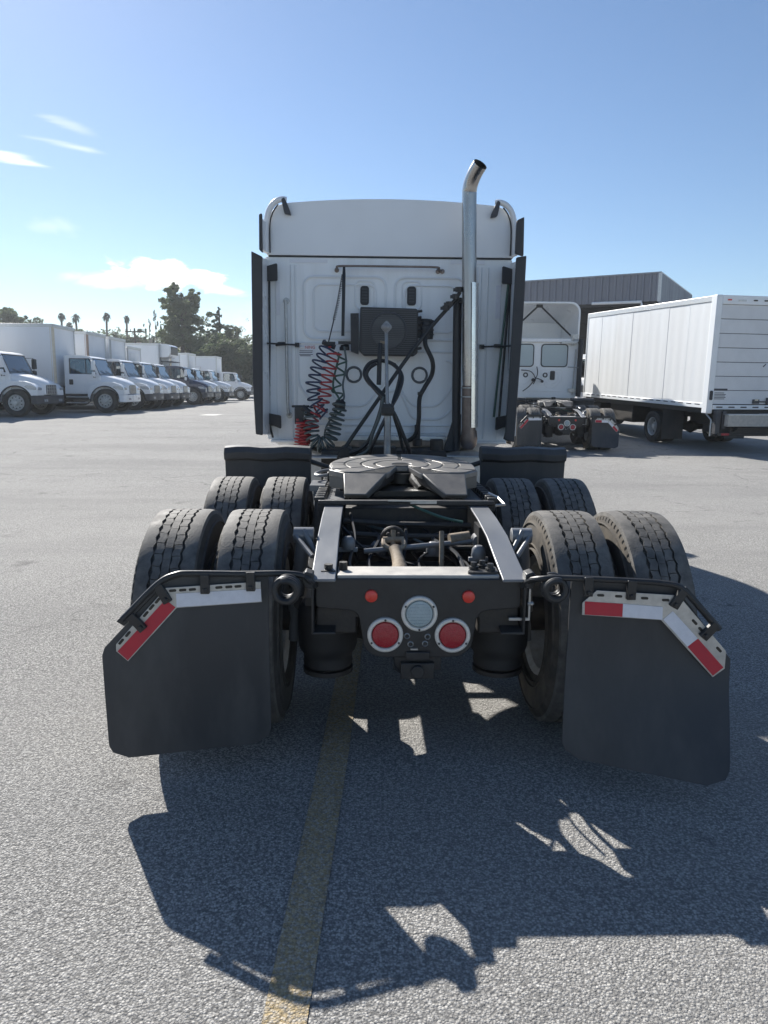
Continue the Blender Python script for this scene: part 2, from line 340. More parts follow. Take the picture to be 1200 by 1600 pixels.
def helix(pts, Rr, turns, r, mb, n=6, per=14, jit=0.0):
    path = smooth_path(pts, 12); P = [Vector(p) for p in path]; L = [0]
    for i in range(1, len(P)): L.append(L[-1] + (P[i] - P[i - 1]).length)
    T = L[-1]; out = []; K = int(turns * per); i = 0; prev = None
    for k in range(K + 1):
        d = T * k / K
        while i < len(P) - 2 and L[i + 1] < d: i += 1
        t = (d - L[i]) / max(1e-6, L[i + 1] - L[i]); c = P[i].lerp(P[i + 1], t); tg = (P[i + 1] - P[i]).normalized()
        if prev is None: nr = tg.orthogonal().normalized()
        else: nr = (prev - tg * prev.dot(tg)).normalized()
        prev = nr; bn = tg.cross(nr); a = 2 * math.pi * k / per; rr = Rr * (1 + jit * math.sin(a * .37))
        out.append(c + nr * math.cos(a) * rr + bn * math.sin(a) * rr)
    mb.tube(out, r, n); return mb

# ------------------------------------------------------------------ ground
def gz(y):
    t = min(1, max(0, (y - 11) / 20)); return .45 * t * t * (3 - 2 * t)
def make_ground():
    xs = [-480, -300, -200, -100, -60, -40, -25, -15, -8, -4, 0, 4, 8, 15, 25, 40, 60, 100, 200, 300, 480]
    ys = [-140, -60, -20, -8, -4, 0, 4, 8, 11] + [11 + k for k in range(1, 21)] + [36, 45, 60, 90, 140, 250, 400, 640]
    vs = [(x, y, gz(y)) for y in ys for x in xs]; n = len(xs)
    fs = [(j * n + i, j * n + i + 1, (j + 1) * n + i + 1, (j + 1) * n + i) for j in range(len(ys) - 1) for i in range(n - 1)]
    mb = MB(); mb.add(vs, fs); o = link('ground', mb.mesh('ground', smooth=80), 'asphalt'); o['kind'] = 'structure'
    m2 = MB(); pts = [(-.545, 0.0, .119), (-.475, 1.64, .115), (-.412, 3.03, .124), (-.33, 5.2, .125), (-.26, 7.0, .125)]
    vs = []; 
    for (x, y, w) in pts: vs += [(x, y, .004), (x + w, y, .004)]
    m2.add(vs, [(2 * i, 2 * i + 1, 2 * i + 3, 2 * i + 2) for i in range(len(pts) - 1)])
    o2 = link('painted_line', m2.mesh('painted_line'), 'yellow'); o2['kind'] = 'structure'
    m3 = MB(); m3.add([(-7.0, 30.2, gz(30.2) + .006), (-6.3, 30.0, gz(30.) + .006), (-6.15, 31.4, gz(31.4) + .006), (-6.85, 31.6, gz(31.6) + .006)], [(0, 1, 2, 3)])
    o3 = link('painted_patch', m3.mesh('painted_patch'), 'conc_white'); o3['kind'] = 'structure'
make_ground()

# ------------------------------------------------------------------ wheels
def tread_mesh():
    mb = MB(); N_ = 52; R0, R1 = .502, .5145
    def P(x, th, r): return (x, r * math.cos(th), r * math.sin(th))
    dth = 2 * math.pi / N_
    for sg in (-1, 1):          # wide plain shoulders with a zigzag inner edge
        secs = []
        for k in range(2 * N_):
            th = k * dth / 2; xi = sg * (.0665 + (.0045 if k % 2 else -.0045))
            secs.append([P(xi, th, R0), P(xi, th, R1), P(sg * .100, th, R1 - .001), P(sg * .122, th, R1 - .006), P(sg * .127, th, R0 - .012)])
        secs.append(secs[0]); mb.loft(secs, cap=False, close=False)
    cols = [(-.0555, -.0215, 1, 0.0, .004), (-.0165, .0165, 0, .5, .0018), (.0215, .0555, -1, 0.25, .004)]
    for (xa, xb, sk, ph, gap) in cols:
        for k in range(N_):
            t0 = (k + ph) * dth + gap / .51; t1 = (k + 1 + ph) * dth
            vs = []; st = 4
            for j in range(st + 1):
                t = t0 + (t1 - t0) * j / st
                za = .004 * (1 - abs(2 * ((k + j / st + ph) % 1) - 1)) * 2 - .004
                for (x, s_) in ((xa, -1), ((xa + xb) / 2, 0), (xb, 1)):
                    tt = t + sk * .010 * (0.5 - abs(s_) * .5 + .35 * s_) 
                    xx = x + (za if (s_ * sk != 0 and abs(s_) == 1) else 0) * (1 if sk else .5)
                    vs.append(P(xx, tt, R1 + .0005)); vs.append(P(xx, tt, R0))
            fs = []
            def I(j, i, b): return j * 6 + i * 2 + b
            for j in range(st):
                for i in range(2): fs.append((I(j, i, 0), I(j, i + 1, 0), I(j + 1, i + 1, 0), I(j + 1, i, 0)))
                for i in (0, 2): fs.append((I(j, i, 0), I(j + 1, i, 0), I(j + 1, i, 1), I(j, i, 1)))
            for j in (0, st):
                for i in range(2): fs.append((I(j, i, 0), I(j, i + 1, 0), I(j, i + 1, 1), I(j, i, 1)))
            mb.add(vs, fs)
    return mb.mesh('tread', smooth=30)
TYRE_P = [(-.09, .285), (-.115, .292), (-.128, .315), (-.142, .36), (-.146, .405), (-.141, .45), (-.131, .482), (-.120, .499), (-.10, .5025), (0, .5035),
          (.10, .5025), (.120, .499), (.131, .482), (.141, .45), (.146, .405), (.142, .36), (.128, .315), (.115, .292), (.09, .285)]
def ribbed_tyre_mesh():
    mb = MB(); mb.lathe(TYRE_P, 'x', n=72)
    for sg in (-1, 1):      # little scallops on the shoulder edge and raised rings on the sidewall
        for k in range(72):
            a = 2 * math.pi * k / 72; ca, sa = math.cos(a), math.sin(a); da = .013
            q = []
            for (x, r) in ((.1265, .492), (.136, .476)):
                for s_ in (-1, 1):
                    aa = a + da * s_; q.append((sg * (x + .004), r * math.cos(aa), r * math.sin(aa)))
            mb.add(q, [(0, 1, 3, 2)])
        for rr in (.455, .352, .325):
            mb.lathe([(sg * x, r) for (x, r) in ((.135, rr - .005), (.1475, rr - .002), (.1475, rr + .002), (.135, rr + .005))], 'x', n=60)
    return mb.mesh('tyre', smooth=40)
def rim_mesh(depth, sg):
    # sg: which x side is the outer face; depth: how far the disc lies behind the outer lip
    mb = MB()
    mb.lathe([(-sg * .10, .28), (-sg * .115, .297), (-sg * .125, .290), (-sg * .105, .262), (0, .245), (sg * .105, .262), (sg * .125, .290), (sg * .115, .297), (sg * .10, .28)], 'x', n=40)
    d = .105 - depth
    mb.lathe([(sg * d, .252), (sg * (d + .02), .235), (sg * (d + .035), .19), (sg * (d + .02), .165), (sg * (d + .02), .11)], 'x', n=40)
    mb.lathe([(sg * (d + .02), .115), (sg * (d + .07), .11), (sg * (d + .09), .095), (sg * (d + .15), .085), (sg * (d + .16), .03), (sg * (d + .16), .001)], 'x', n=28)
    for k in range(10):
        a = 2 * math.pi * k / 10; y, z = .142 * math.cos(a), .142 * math.sin(a)
        mb.cyl((sg * (d + .015), y, z), (sg * (d + .055), y, z), .016, 6)
    return mb.mesh('rim', smooth=35)
def holes_mesh(depth, sg, n=10):
    mb = MB(); d = .105 - depth
    for k in range(n):
        a = 2 * math.pi * (k + .5) / n; y, z = .207 * math.cos(a), .207 * math.sin(a)
        mb.cyl((sg * (d + .028), y, z), (sg * (d + .038), y, z), .026, 10)  # dark raised disc, the shade of the hole put into its colour
    return mb.mesh('hand_holes', smooth=35)
ME_TREAD = tread_mesh(); ME_TYRE = ribbed_tyre_mesh()
ME_RIM = {(dp, s): rim_mesh(dp, s) for dp in (.16, .02) for s in (-1, 1)}
ME_HOLE = {(dp, s): holes_mesh(dp, s) for dp in (.16, .02) for s in (-1, 1)}
def wheel(parent, loc, side, depth, dusty=False, scale=1.0, treaded=True):
    w = sub('wheel', parent, tuple(a - b for a, b in zip(loc, OFF))); w.scale = (scale,) * 3
    w.rotation_euler.x = random.uniform(0, 6)
    t = link('tyre', ME_TYRE if not dusty else ME_TYRE_D, 'wall_dust' if dusty else 'tyre', w)
    if treaded: link('tread', ME_TREAD, 'tread', w)
    link('rim', ME_RIM[(depth, side)], 'rim', w); link('hand_holes', ME_HOLE[(depth, side)], 'grease_and_holes', w)
    return w
ME_TYRE_D = ME_TYRE.copy(); ME_TYRE_D.materials.clear()

# ------------------------------------------------------------------ tractor chassis (shared by both tractors)
def flap_rows(sgn, yfun, xin, xout, zt, zb, name, parent):
    mb = MB(); NR, NC = 26, 9; r = .07; th = .010; rows = []
    for j in range(NR):
        t = j / (NR - 1); z = zb + (zt - zb) * (1 - (1 - t) ** 1.0); dz = z - zb
        ins = r - math.sqrt(max(0, r * r - max(0, r - dz) ** 2)) if dz < r else 0
        a = xin(z) + ins; b = xout(z) - ins; row = []
        for i in range(NC):
            x = a + (b - a) * i / (NC - 1); row.append((sgn * x, yfun(x, z), z))
        rows.append(row)
    n = NC; vs = [p for q in rows for p in q]; m_ = len(vs); vs += [(p[0], p[1] + th, p[2]) for p in vs]
    fs = []
    for j in range(NR - 1):
        for i in range(n - 1):
            q = (j * n + i, j * n + i + 1, (j + 1) * n + i + 1, (j + 1) * n + i); fs.append(q); fs.append(tuple(m_ + k for k in q[::-1]))
        fs.append((j * n, (j + 1) * n, m_ + (j + 1) * n, m_ + j * n)); fs.append((j * n + n - 1, m_ + j * n + n - 1, m_ + (j + 1) * n + n - 1, (j + 1) * n + n - 1))
    for i in range(n - 1):
        fs.append((i, m_ + i, m_ + i + 1, i + 1)); k = (NR - 1) * n; fs.append((k + i, k + i + 1, m_ + k + i + 1, m_ + k + i))
    mb.add(vs, fs); return part(mb, name, 'rubber', parent, smooth=50)
def flat(poly, yf, t0, t1, mb):
    n = len(poly); vs = [(x, yf(x) + t0, z) for x, z in poly] + [(x, yf(x) + t1, z) for x, z in poly]
    return mb.add(vs, [tuple(range(n)), tuple(range(2 * n - 1, n - 1, -1))] + [(i, (i + 1) % n, n + (i + 1) % n, n + i) for i in range(n)])

def build_chassis(T):
    # frame rails, each a C channel with its dropped tail
    top = [(2.88, .832), (3.10, .876), (3.32, .925), (3.60, .955), (3.95, .975), (13.2, .975)]
    for s in (-1, 1):
        mb = MB(); bot = [(13.2, .715), (3.5, .715), (2.88, .60)]
        mb.prism(top + bot, 'x', s * .425, s * .435)
        mb.prism([(2.88, .60), (3.5, .715), (13.2, .715), (13.2, .725), (3.5, .725), (2.88, .612)], 'x', s * .337, s * .434)
        fr = part(mb, 'frame_rail', 'black', T, .004, 2)
        xa, xb = sorted((s * .337, s * .4365)); mb = MB()
        mb.loft([[(xa, y, z + .001), (xb, y, z + .001), (xb, y, z - .011), (xa, y, z - .011)] for y, z in top]); part(mb, 'rail_flange', 'rail', fr, .004, 2)
        mb = MB()
        for k in range(14):
            y = 3.1 + .16 * k; mb.cyl((s * .434, y, .80 + .04 * (k % 3)), (s * .452, y, .80 + .04 * (k % 3)), .012, 6)
        part(mb, 'rail_bolts', 'black', fr)
    # rear closing crossmember: dusty, sun-brightened top, black face with lamp panel
    mb = MB(); mb.box(-.333, .333, 2.93, 3.085, .822, .838); part(mb, 'crossmember_top', 'dust_sun_top', T, .004)
    face = rpoly([(-.42, .826), (.42, .826), (.42, .705), (.245, .69), (.222, .53), (.17, .492), (-.17, .492), (-.222, .53), (-.245, .69), (-.42, .705)], [.006, .006, .02, .04, .05, .05, .05, .05, .04, .02])
    mb = MB(); mb.prism(face, 'y', 2.915, 2.932); panel = part(mb, 'lamp_panel', 'black', T, .004)
    mb = MB(); mb.box(-.41, .41, 2.932, 2.99, .66, .82); part(mb, 'crossmember_web', 'grime', panel)
    def lamp(x, z, r, rr, lens, nm):
        w = sub(nm, T, (0, 0, 0))
        if rr:
            mb = MB(); mb.lathe([(.002, rr), (-.012, rr - .001), (-.016, rr - .006), (-.016, r + .006), (-.012, r + .002), (.002, r)], 'y', (x, 2.915, z), 40); part(mb, 'bezel', 'ring', w)
            mb = MB()
            for a in (90, 210, 330) if nm != 'reverse_lamp' else (270, 30, 150): mb.cyl((x + math.cos(R(a)) * (r + rr) / 2, 2.9, z + math.sin(R(a)) * (r + rr) / 2), (x + math.cos(R(a)) * (r + rr) / 2, 2.896, z + math.sin(R(a)) * (r + rr) / 2), .0045, 8)
            part(mb, 'screws', 'black', w)
        mb = MB(); mb.lathe([(.0, r), (-.008, r), (-.014, r * .93), (-.0175, r * .6), (-.019, .0005)], 'y', (x, 2.915, z), 36)
        if lens == 'lens':
            for k in range(-3, 4): mb.box(x - math.sqrt(max(0, (r * .85) ** 2 - (k * .0135) ** 2)), x + math.sqrt(max(0, (r * .85) ** 2 - (k * .0135) ** 2)), 2.8945, 2.8965, z + k * .0135 - .002, z + k * .0135 + .002)
        part(mb, 'lens', lens, w)
    lamp(-.193, .756, .026, 0, 'redmark', 'marker_lamp'); lamp(.204, .754, .026, 0, 'redmark', 'marker_lamp')
    lamp(.004, .682, .056, .075, 'lens', 'reverse_lamp'); lamp(-.135, .592, .055, .074, 'red', 'tail_lamp'); lamp(.142, .590, .055, .074, 'red', 'tail_lamp')
    mb = MB(); mb.box(-.07, .07, 2.905, 3.0, .40, .47); mb.box(-.10, .10, 2.93, 2.96, .43, .50); mb.cyl((0, 2.89, .435), (0, 2.93, .435), .028, 14); mb.box(-.05, .05, 2.90, 2.915, .485, .52)
    part(mb, 'tow_bracket', 'black', T, .004)
    mb = MB()
    for (x, z) in ((-.045, .585), (.04, .582), (-.03, .55), (.03, .552)): mb.lathe([(-.003, .008), (-.006, .010), (-.003, .013), (.002, .013)], 'y', (x, 2.915, z), 14)
    part(mb, 'panel_grommets', 'steel', panel)
    mb = MB(); mb.box(-.03, .0, 2.903, 2.914, .528, .534); part(mb, 'panel_clip', 'steel', panel)
    mb = MB(); mb.tube(smooth_path([(-.09, 2.95, .5), (-.10, 2.92, .46), (-.06, 2.93, .42), (-.02, 2.98, .45)]), .006, 6); part(mb, 'lamp_wiring', 'hose_black', panel)
    # corner gusset plate with bolts, bright L bracket on the right tail
    mb = MB(); mb.prism(rpoly([(.20, 2.945), (.33, 2.945), (.335, 3.05), (.24, 3.06)], .02), 'z', .8385, .848)
    for (x, y) in ((.235, 3.0), (.275, 3.03), (.30, 2.975)): mb.lathe([(0, .021), (.012, .021), (.013, .014), (.03, .013), (.032, .001)], 'z', (x, y, .848), 10)
    part(mb, 'bolted_gusset', 'black', T)
    mb = MB(); mb.box(-.40, -.34, 2.95, 3.05, .838, .85)
    for (x, y) in ((-.37, 2.98), (-.31, 3.02)): mb.cyl((x, y, .838), (x, y, .872), .018, 8)
    part(mb, 'bolted_gusset', 'grime', T)
    mb = MB(); mb.box(.449, .459, 2.905, 2.93, .665, .80); mb.box(.372, .459, 2.905, 2.917, .653, .666); mb.cyl((.445, 2.91, .725), (.47, 2.91, .725), .009, 8); part(mb, 'rail_end_bracket', 'steel', T, .002)
    for s in (-1, 1):
        mb = MB(); mb.box(*sorted((s * .25, s * .424)), 2.94, 3.06, .585, .70); part(mb, 'tail_gap_fill', 'grime', T, .01)  # dark block added to fill a bright gap under the rail tail
    # air springs at the tail
    for s in (-1, 1):
        mb = MB(); mb.lathe([(0, .001), (0, .09), (.012, .108), (.03, .112), (.05, .108), (.07, .112), (.085, .124), (.11, .132), (.22, .134), (.28, .130), (.305, .112), (.312, .001)], 'z', (s * .385, 3.20, .35), 32)
        a = part(mb, 'air_spring', 'spring', T)
        mb = MB(); mb.lathe([(0, .001), (0, .112), (.02, .112), (.02, .001)], 'z', (s * .385, 3.2, .33), 28); mb.box(s * .385 - .05, s * .385 + .05, 3.15, 3.45, .315, .345); part(mb, 'spring_seat', 'grime', a)
        mb = MB(); mb.box(s * .385 - .09, s * .385 + .09, 3.08, 3.3, .662, .70); part(mb, 'spring_mount', 'black', a)
    # shock absorbers outside the rails
    for s in (-1, 1):
        for y0 in (3.33, 4.62):
            mb = MB(); mb.cyl((s * .455, y0, .925), (s * .545, y0, .925), .036, 16); mb.cyl((s * .50, y0, .92), (s * .55, y0 + .06, .55), .034, 16); mb.cyl((s * .55, y0 + .06, .55), (s * .56, y0 + .07, .40), .024, 12)
            mb.tube([(s * .44, y0 - .09, .86), (s * .50, y0 - .02, .95)], .011, 8); mb.tube([(s * .54, y0 - .02, .93), (s * .45, y0 - .16, .86)], .011, 8)
            part(mb, 'shock_absorber', 'rail', T)
    # axles, suspension, driveline between the rails
    for y in (3.46, 4.78):
        mb = MB(); mb.tube([(-.95, y, .512), (-.45, y, .512), (-.25, y, .512), (-.05, y, .512), (.25, y, .512), (.95, y, .512)], [.075, .085, .12, .17, .09, .075], 18)
        mb.lathe([(-.20, .09), (-.14, .16), (0, .20), (.12, .17), (.22, .11), (.30, .08), (.34, .001)], 'y', (-.05, y, .53), 24); part(mb, 'axle_housing', 'grime', T)
        for s in (-1, 1):
            mb = MB(); mb.box(s * .40 - .05, s * .40 + .05, y - .12, y + .75, .36, .44); mb.box(s * .40 - .06, s * .40 + .06, y - .1, y + .1, .40, .64); part(mb, 'trailing_arm', 'grime', T)
            mb = MB(); mb.cyl((s * .52, y + .16, .62), (s * .52, y + .40, .62), .085, 18); mb.cyl((s * .52, y - .14, .60), (s * .52, y + .17, .60), .03, 10); part(mb, 'brake_chamber', 'black', T)
    for ya, yb in ((3.93, 4.10), (5.2, 5.32)):
        mb = MB(); mb.box(-.335, .335, ya, yb, .73, .955); part(mb, 'suspension_crossmember', 'grime', T, .01)
    mb = MB(); mb.tube([(-.055, 3.36, .735), (-.058, 3.42, .77), (-.068, 3.50, .80), (-.072, 3.53, .808)], [.046, .032, .028, .036], 16)
    for q in (-1, 1): mb.tube(smooth_path([(-.072 + q * .012, 3.53, .812), (-.076 + q * .048, 3.555, .83), (-.08 + q * .046, 3.60, .848)], 5), .013, 8)
    mb.cyl((-.132, 3.598, .848), (-.028, 3.598, .850), .015, 10); mb.cyl((-.082, 3.585, .80), (-.079, 3.612, .895), .013, 10)
    part(mb, 'driveline_yoke', 'tan_rust', T)
    mb = MB(); mb.lathe([(-.004, .034), (-.008, .058), (.0, .064), (.014, .064), (.016, .034)], 'y', (-.08, 3.64, .845), 22)
    for a in range(0, 360, 60): mb.cyl((-.08 + .05 * math.cos(R(a)), 3.60, .83 + .05 * math.sin(R(a))), (-.08 + .05 * math.cos(R(a)), 3.65, .83 + .05 * math.sin(R(a))), .01, 6)
    part(mb, 'driveline_flange', 'grime', T)
    mb = MB(); mb.cyl((-.055, 3.355, .70), (-.055, 3.355, .76), .042, 16); mb.cyl((-.055, 3.355, .68), (-.055, 3.355, .72), .055, 16); part(mb, 'pinion_housing', 'grime', T)
    mb = MB(); mb.cyl((-.225, 3.55, .80), (.355, 3.60, .846), .013, 12); mb.cyl((.345, 3.56, .846), (.345, 3.64, .846), .034, 14); part(mb, 'torque_rod', 'rail', T)
    mb = MB(); mb.tube(smooth_path([(.345, 3.6, .84), (.35, 3.52, .78), (.36, 3.42, .72)]), .016, 8); mb.box(.33, .42, 3.5, 3.66, .78, .93); part(mb, 'leveling_valve', 'black', T)
    mb = MB(); mb.tube([(.155, 3.55, .90), (.152, 3.50, .82), (.148, 3.46, .70)], .012, 8); mb.cyl((.20, 3.60, .85), (.30, 3.62, .86), .03, 12); part(mb, 'height_link', 'tan_rust', T)
    mb = MB(); mb.tube(smooth_path([(.0, 3.93, .985), (.08, 3.88, .955), (.18, 3.82, .925), (.29, 3.78, .905)]), .008, 8); part(mb, 'air_line', 'hose_green', T)
    for k in range(4):
        mb = MB(); x = -.28 + .16 * k; mb.tube(smooth_path([(x, 4.0, .70), (x + .05, 3.6, .62 + .03 * k), (x - .02, 3.3, .64), (x + .03, 3.05, .70)]), .010, 6); part(mb, 'air_line', 'hose_black', T)
    mb = MB(); mb.lathe([(-.30, .001), (-.30, .07), (-.27, .09), (.27, .09), (.30, .07), (.30, .001)], 'x', (0.02, 3.80, .60), 20); part(mb, 'air_tank', 'black', T)
    for k, P in enumerate(([(-.30, 3.9, .93), (-.27, 3.6, .86), (-.29, 3.3, .80), (-.25, 3.08, .78)], [(.26, 3.95, .90), (.22, 3.7, .80), (.27, 3.4, .76), (.24, 3.08, .77)], [(-.20, 3.9, .86), (-.02, 3.78, .84), (.12, 3.7, .80), (.30, 3.62, .86)], [(-.335, 3.75, .88), (-.24, 3.66, .80), (-.12, 3.60, .76), (.02, 3.5, .74)])):
        mb = MB(); mb.tube(smooth_path(P, 8), .007 + .002 * (k % 2), 6); part(mb, 'air_line', 'hose_black' if k != 2 else 'hose_grey', T)
    for k in range(7):
        x0 = -.31 + .1 * k; mb = MB(); mb.tube(smooth_path([(x0, 3.92, .88 - .03 * (k % 3)), (x0 + .07 * math.sin(k * 2.1), 3.72, .80 + .03 * (k % 2)), (x0 - .06 * math.cos(k * 1.7), 3.48, .72 + .04 * (k % 3)), (x0 + .05, 3.15, .70 + .03 * (k % 2))], 8), .006 + .004 * (k % 2), 6); part(mb, 'air_line', 'hose_black', T)
    for k in range(3):
        mb = MB(); y0 = 3.66 + .09 * k; mb.tube([(-.336, y0, .80 + .05 * k), (-.1, y0 + .02, .78 + .05 * k), (.336, y0 - .03, .80 + .04 * k)], .016, 8); part(mb, 'cross_tube', 'grime', T)
    for (x, y, z) in ((-.30, 3.45, .86), (.30, 3.30, .85), (.12, 3.62, .80), (-.16, 3.72, .78)):
        mb = MB(); mb.lathe([(-.03, .001), (-.03, .028), (-.01, .034), (.02, .030), (.035, .016), (.035, .001)], 'z', (x, y, z), 12); mb.box(x - .045, x + .045, y - .012, y + .012, z - .04, z - .02); part(mb, 'valve', 'rail', T, .003)
    # fifth wheel and its slide
    fw_ = sub('fifth_wheel', T)
    plate = [(-.035, 4.42), (-.05, 4.36), (-.085, 4.19), (-.10, 4.155), (-.345, 4.155), (-.432, 4.27)]
    for a in range(196, -17, -12): 
        plate.append((.44 * math.cos(R(a)), 4.47 + .47 * math.sin(R(a))))
    plate += [(.432, 4.27), (.345, 4.155), (.10, 4.155), (.085, 4.19), (.05, 4.36), (.035, 4.42)]
    def pz(y): return 1.118 + (y - 4.155) * .045
    n = len(plate); mb = MB()
    vs = [(x, y, pz(y)) for x, y in plate] + [(x * 1.0, y, pz(y) - .035) for x, y in plate]
    mb.add(vs, [tuple(range(n)), tuple(range(2 * n - 1, n - 1, -1))] + [(i, (i + 1) % n, n + (i + 1) % n, n + i) for i in range(n)])
    part(mb, 'top_plate', 'fifth', fw_, .006)
    for s in (-1, 1):       # ramps and skirts
        mb = MB(); mb.loft([[(s * .345, 4.156, 1.117), (s * .10, 4.156, 1.117), (s * .09, 4.19, 1.085), (s * .345, 4.19, 1.085)], [(s * .335, 3.955, 1.024), (s * .215, 3.955, 1.024), (s * .20, 3.975, 1.0), (s * .335, 3.975, 1.0)]])
        part(mb, 'ramp', 'ramp', fw_, .006)
        mb = MB(); mb.loft([[(s * .101, 4.157, 1.114), (s * .05, 4.36, 1.120), (s * .052, 4.36, 1.05), (s * .10, 4.17, 1.05)], [(s * .214, 3.957, 1.020), (s * .15, 4.25, 1.045), (s * .15, 4.26, 1.01), (s * .21, 3.975, 1.0)]]); part(mb, 'throat_wall', 'grime', fw_, .004)
        mb = MB(); mb.prism([(s * .345, 4.16), (s * .43, 4.275), (s * .435, 4.6), (s * .41, 4.6), (s * .40, 4.29), (s * .335, 4.19)], 'z', 1.02, pz(4.16) - .02); part(mb, 'skirt', 'ramp', fw_, .006)
    mb = MB(); mb.add([(x * .985, 4.47 + (y - 4.47) * .985, pz(y) + .0012) for x, y in plate], [tuple(range(len(plate)))])
    part(mb, 'grease_film', 'grease_and_holes', fw_)
    def rout(a_):
        d = (math.cos(a_), math.sin(a_)); best = 9.0
        for i in range(len(plate)):
            (x1, y1), (x2, y2) = plate[i], plate[(i + 1) % len(plate)]; y1 -= 4.47; y2 -= 4.47; ex, ey = x2 - x1, y2 - y1; den = d[0] * ey - d[1] * ex
            if abs(den) < 1e-9: continue
            t_ = (x1 * ey - y1 * ex) / den; u_ = (x1 * d[1] - y1 * d[0]) / den
            if t_ > 0 and -1e-6 <= u_ <= 1 + 1e-6: best = min(best, t_)
        return best
    def land(r0, r1, a0, a1):
        m_ = max(4, int((a1 - a0) / 5)); out_ = []; in_ = []
        for k in range(m_ + 1):
            a_ = R(a0 + (a1 - a0) * k / m_); ro = min(r1, rout(a_) - .010)
            if ro < r0 + .012: continue
            out_.append((ro * math.cos(a_), 4.47 + ro * math.sin(a_))); in_.append((r0 * math.cos(a_), 4.47 + r0 * math.sin(a_)))
        if len(out_) < 2: return
        q = out_ + in_[::-1]; n_ = len(q); mb = MB()
        mb.add([(x, y, pz(y) + .0055) for x, y in q] + [(x, y, pz(y) - .001) for x, y in q], [tuple(range(n_)), tuple(range(2 * n_ - 1, n_ - 1, -1))] + [(i, (i + 1) % n_, n_ + (i + 1) % n_, n_ + i) for i in range(n_)])
        part(mb, 'bearing_land', 'fifth', fw_, .0025)
    for (a0, a1) in ((-26, 7), (9.5, 40), (42.5, 88), (92, 137.5), (140, 170.5), (173, 206)):
        land(.254, .340, a0, a1); land(.352, 9, a0, a1)
    land(.254, 9, -66, -29); land(.254, 9, 209, 246); land(.172, .240, -62, 86); land(.172, .240, 94, 242); land(.060, .158, -62, 242)
    mb = MB(); mb.lathe([(-.06, .115), (0, .115), (0, .06), (-.06, .05)], 'z', (0, 4.47, 1.09), 24); mb.box(-.055, .055, 4.44, 4.6, 1.02, 1.115); mb.box(-.17, .17, 4.12, 4.5, .99, 1.02); mb.tube([(.10, 4.2, 1.02), (.06, 4.3, 1.06), (.075, 4.4, 1.09)], .025, 8); part(mb, 'lock_jaw', 'grease_and_holes', fw_)
    mb = MB()
    for s in (-1, 1):
        mb.prism([(4.26, 1.0), (4.66, 1.0), (4.56, 1.10), (4.36, 1.10)], 'x', s * .33, s * .37); mb.cyl((s * .30, 4.46, 1.06), (s * .45, 4.46, 1.06), .03, 14)
    mb.box(-.47, .47, 3.885, 3.935, .976, 1.0); mb.box(-.47, .47, 4.82, 4.88, .976, 1.0); part(mb, 'pivot_bracket', 'black', fw_, .004)
    mb = MB(); mb.box(-.1, .1, 3.885, 3.888, .99, 1.003); mb.box(.02, .16, 3.881, 3.887, .985, 1.002); part(mb, 'slide_plate_edge', 'steel', fw_)
    for s in (-1, 1):
        mb = MB(); xa, xb = sorted((s * .435, s * .475)); mb.box(xa, xb, 3.90, 5.1, .94, .985)
        for k in range(14):
            y = 3.92 + k * .078; xa, xb = sorted((s * .44, s * .492)); mb.box(xa, xb, y, y + .04, .985, 1.012)
        part(mb, 'slide_rack', 'black', fw_, .003)
    mb = MB(); mb.tube(smooth_path([(-.40, 4.70, 1.08), (-.50, 4.66, 1.07), (-.53, 4.56, 1.06), (-.50, 4.5, 1.06), (-.40, 4.52, 1.07)]), .010, 8); mb.box(-.55, -.46, 4.35, 4.60, .985, 1.02); part(mb, 'release_handle', 'rail', fw_)
    mb = MB(); mb.tube([(.45, 3.98, 1.03), (.50, 3.95, 1.01), (.52, 3.86, .985), (.47, 3.84, .985)], .008, 6); part(mb, 'slide_valve', 'steel', fw_)
    # mud flap hangers with coil, flaps and reflective plates
    yR = lambda x: 2.79 - (abs(x) - .6) * .2
    yL = lambda x: 2.84 - (abs(x) - .6) * .233
    # right
    def yfR(x, z):
        t = max(0, .62 - z) / .5; return 2.805 - (x - .6) * .2 - t * t * (.05 + .18 * max(0, (x - .6) / .6)) - .012 * math.sin(z * 7)
    fl = flap_rows(1, yfR, lambda z: .595 - .045 * max(0, (.62 - z)), lambda z: (1.195 if z < .57 else 1.195 - (z - .57) * .79) - (.10 * max(0, .55 - z) + .16 * max(0, .4 - z) ** 2 * 2), .858, .135, 'mud_flap', T)
    plateR = [(.634, .718), (.633, .767), (.684, .821), (.964, .818), (1.0, .797), (1.166, .607), (1.166, .537), (1.126, .499), (.925, .716)]
    mb = MB(); flat(plateR, yR, -.004, .0, mb); pl = part(mb, 'flap_bracket', 'steel', fl, .0012)
    for poly, m in (([(.642, .774), (.782, .773), (.783, .721), (.644, .721)], 'tape_red'), ([(.7825, .773), (.927, .769), (.929, .719), (.7835, .721)], 'tape_white'), ([(.964, .755), (1.061, .652), (1.026, .617), (.932, .719)], 'tape_white'), ([(1.0615, .6515), (1.16, .543), (1.125, .507), (1.0265, .6165)], 'tape_red')):
        mb = MB(); flat(poly, yR, -.0065, -.0045, mb); part(mb, 'reflective_strip', m, fl)
    mb = MB()
    def slot(x, z, a, yf, mb=None):
        poly = []
        for k in range(12):
            t = 2 * math.pi * k / 12; u = .008 * (1 if math.cos(t) > 0 else -1) + .0055 * math.cos(t); w = .0055 * math.sin(t); poly.append((x + u * math.cos(a) - w * math.sin(a), z + u * math.sin(a) + w * math.cos(a)))
        flat(poly, yf, -.0055, -.0042, mb)  # dark raised piece, the shade of the open slot put into its colour
    for (x, z) in ((.699, .802), (.765, .802), (.860, .800), (.936, .797)): slot(x, z, 0, yR, mb)
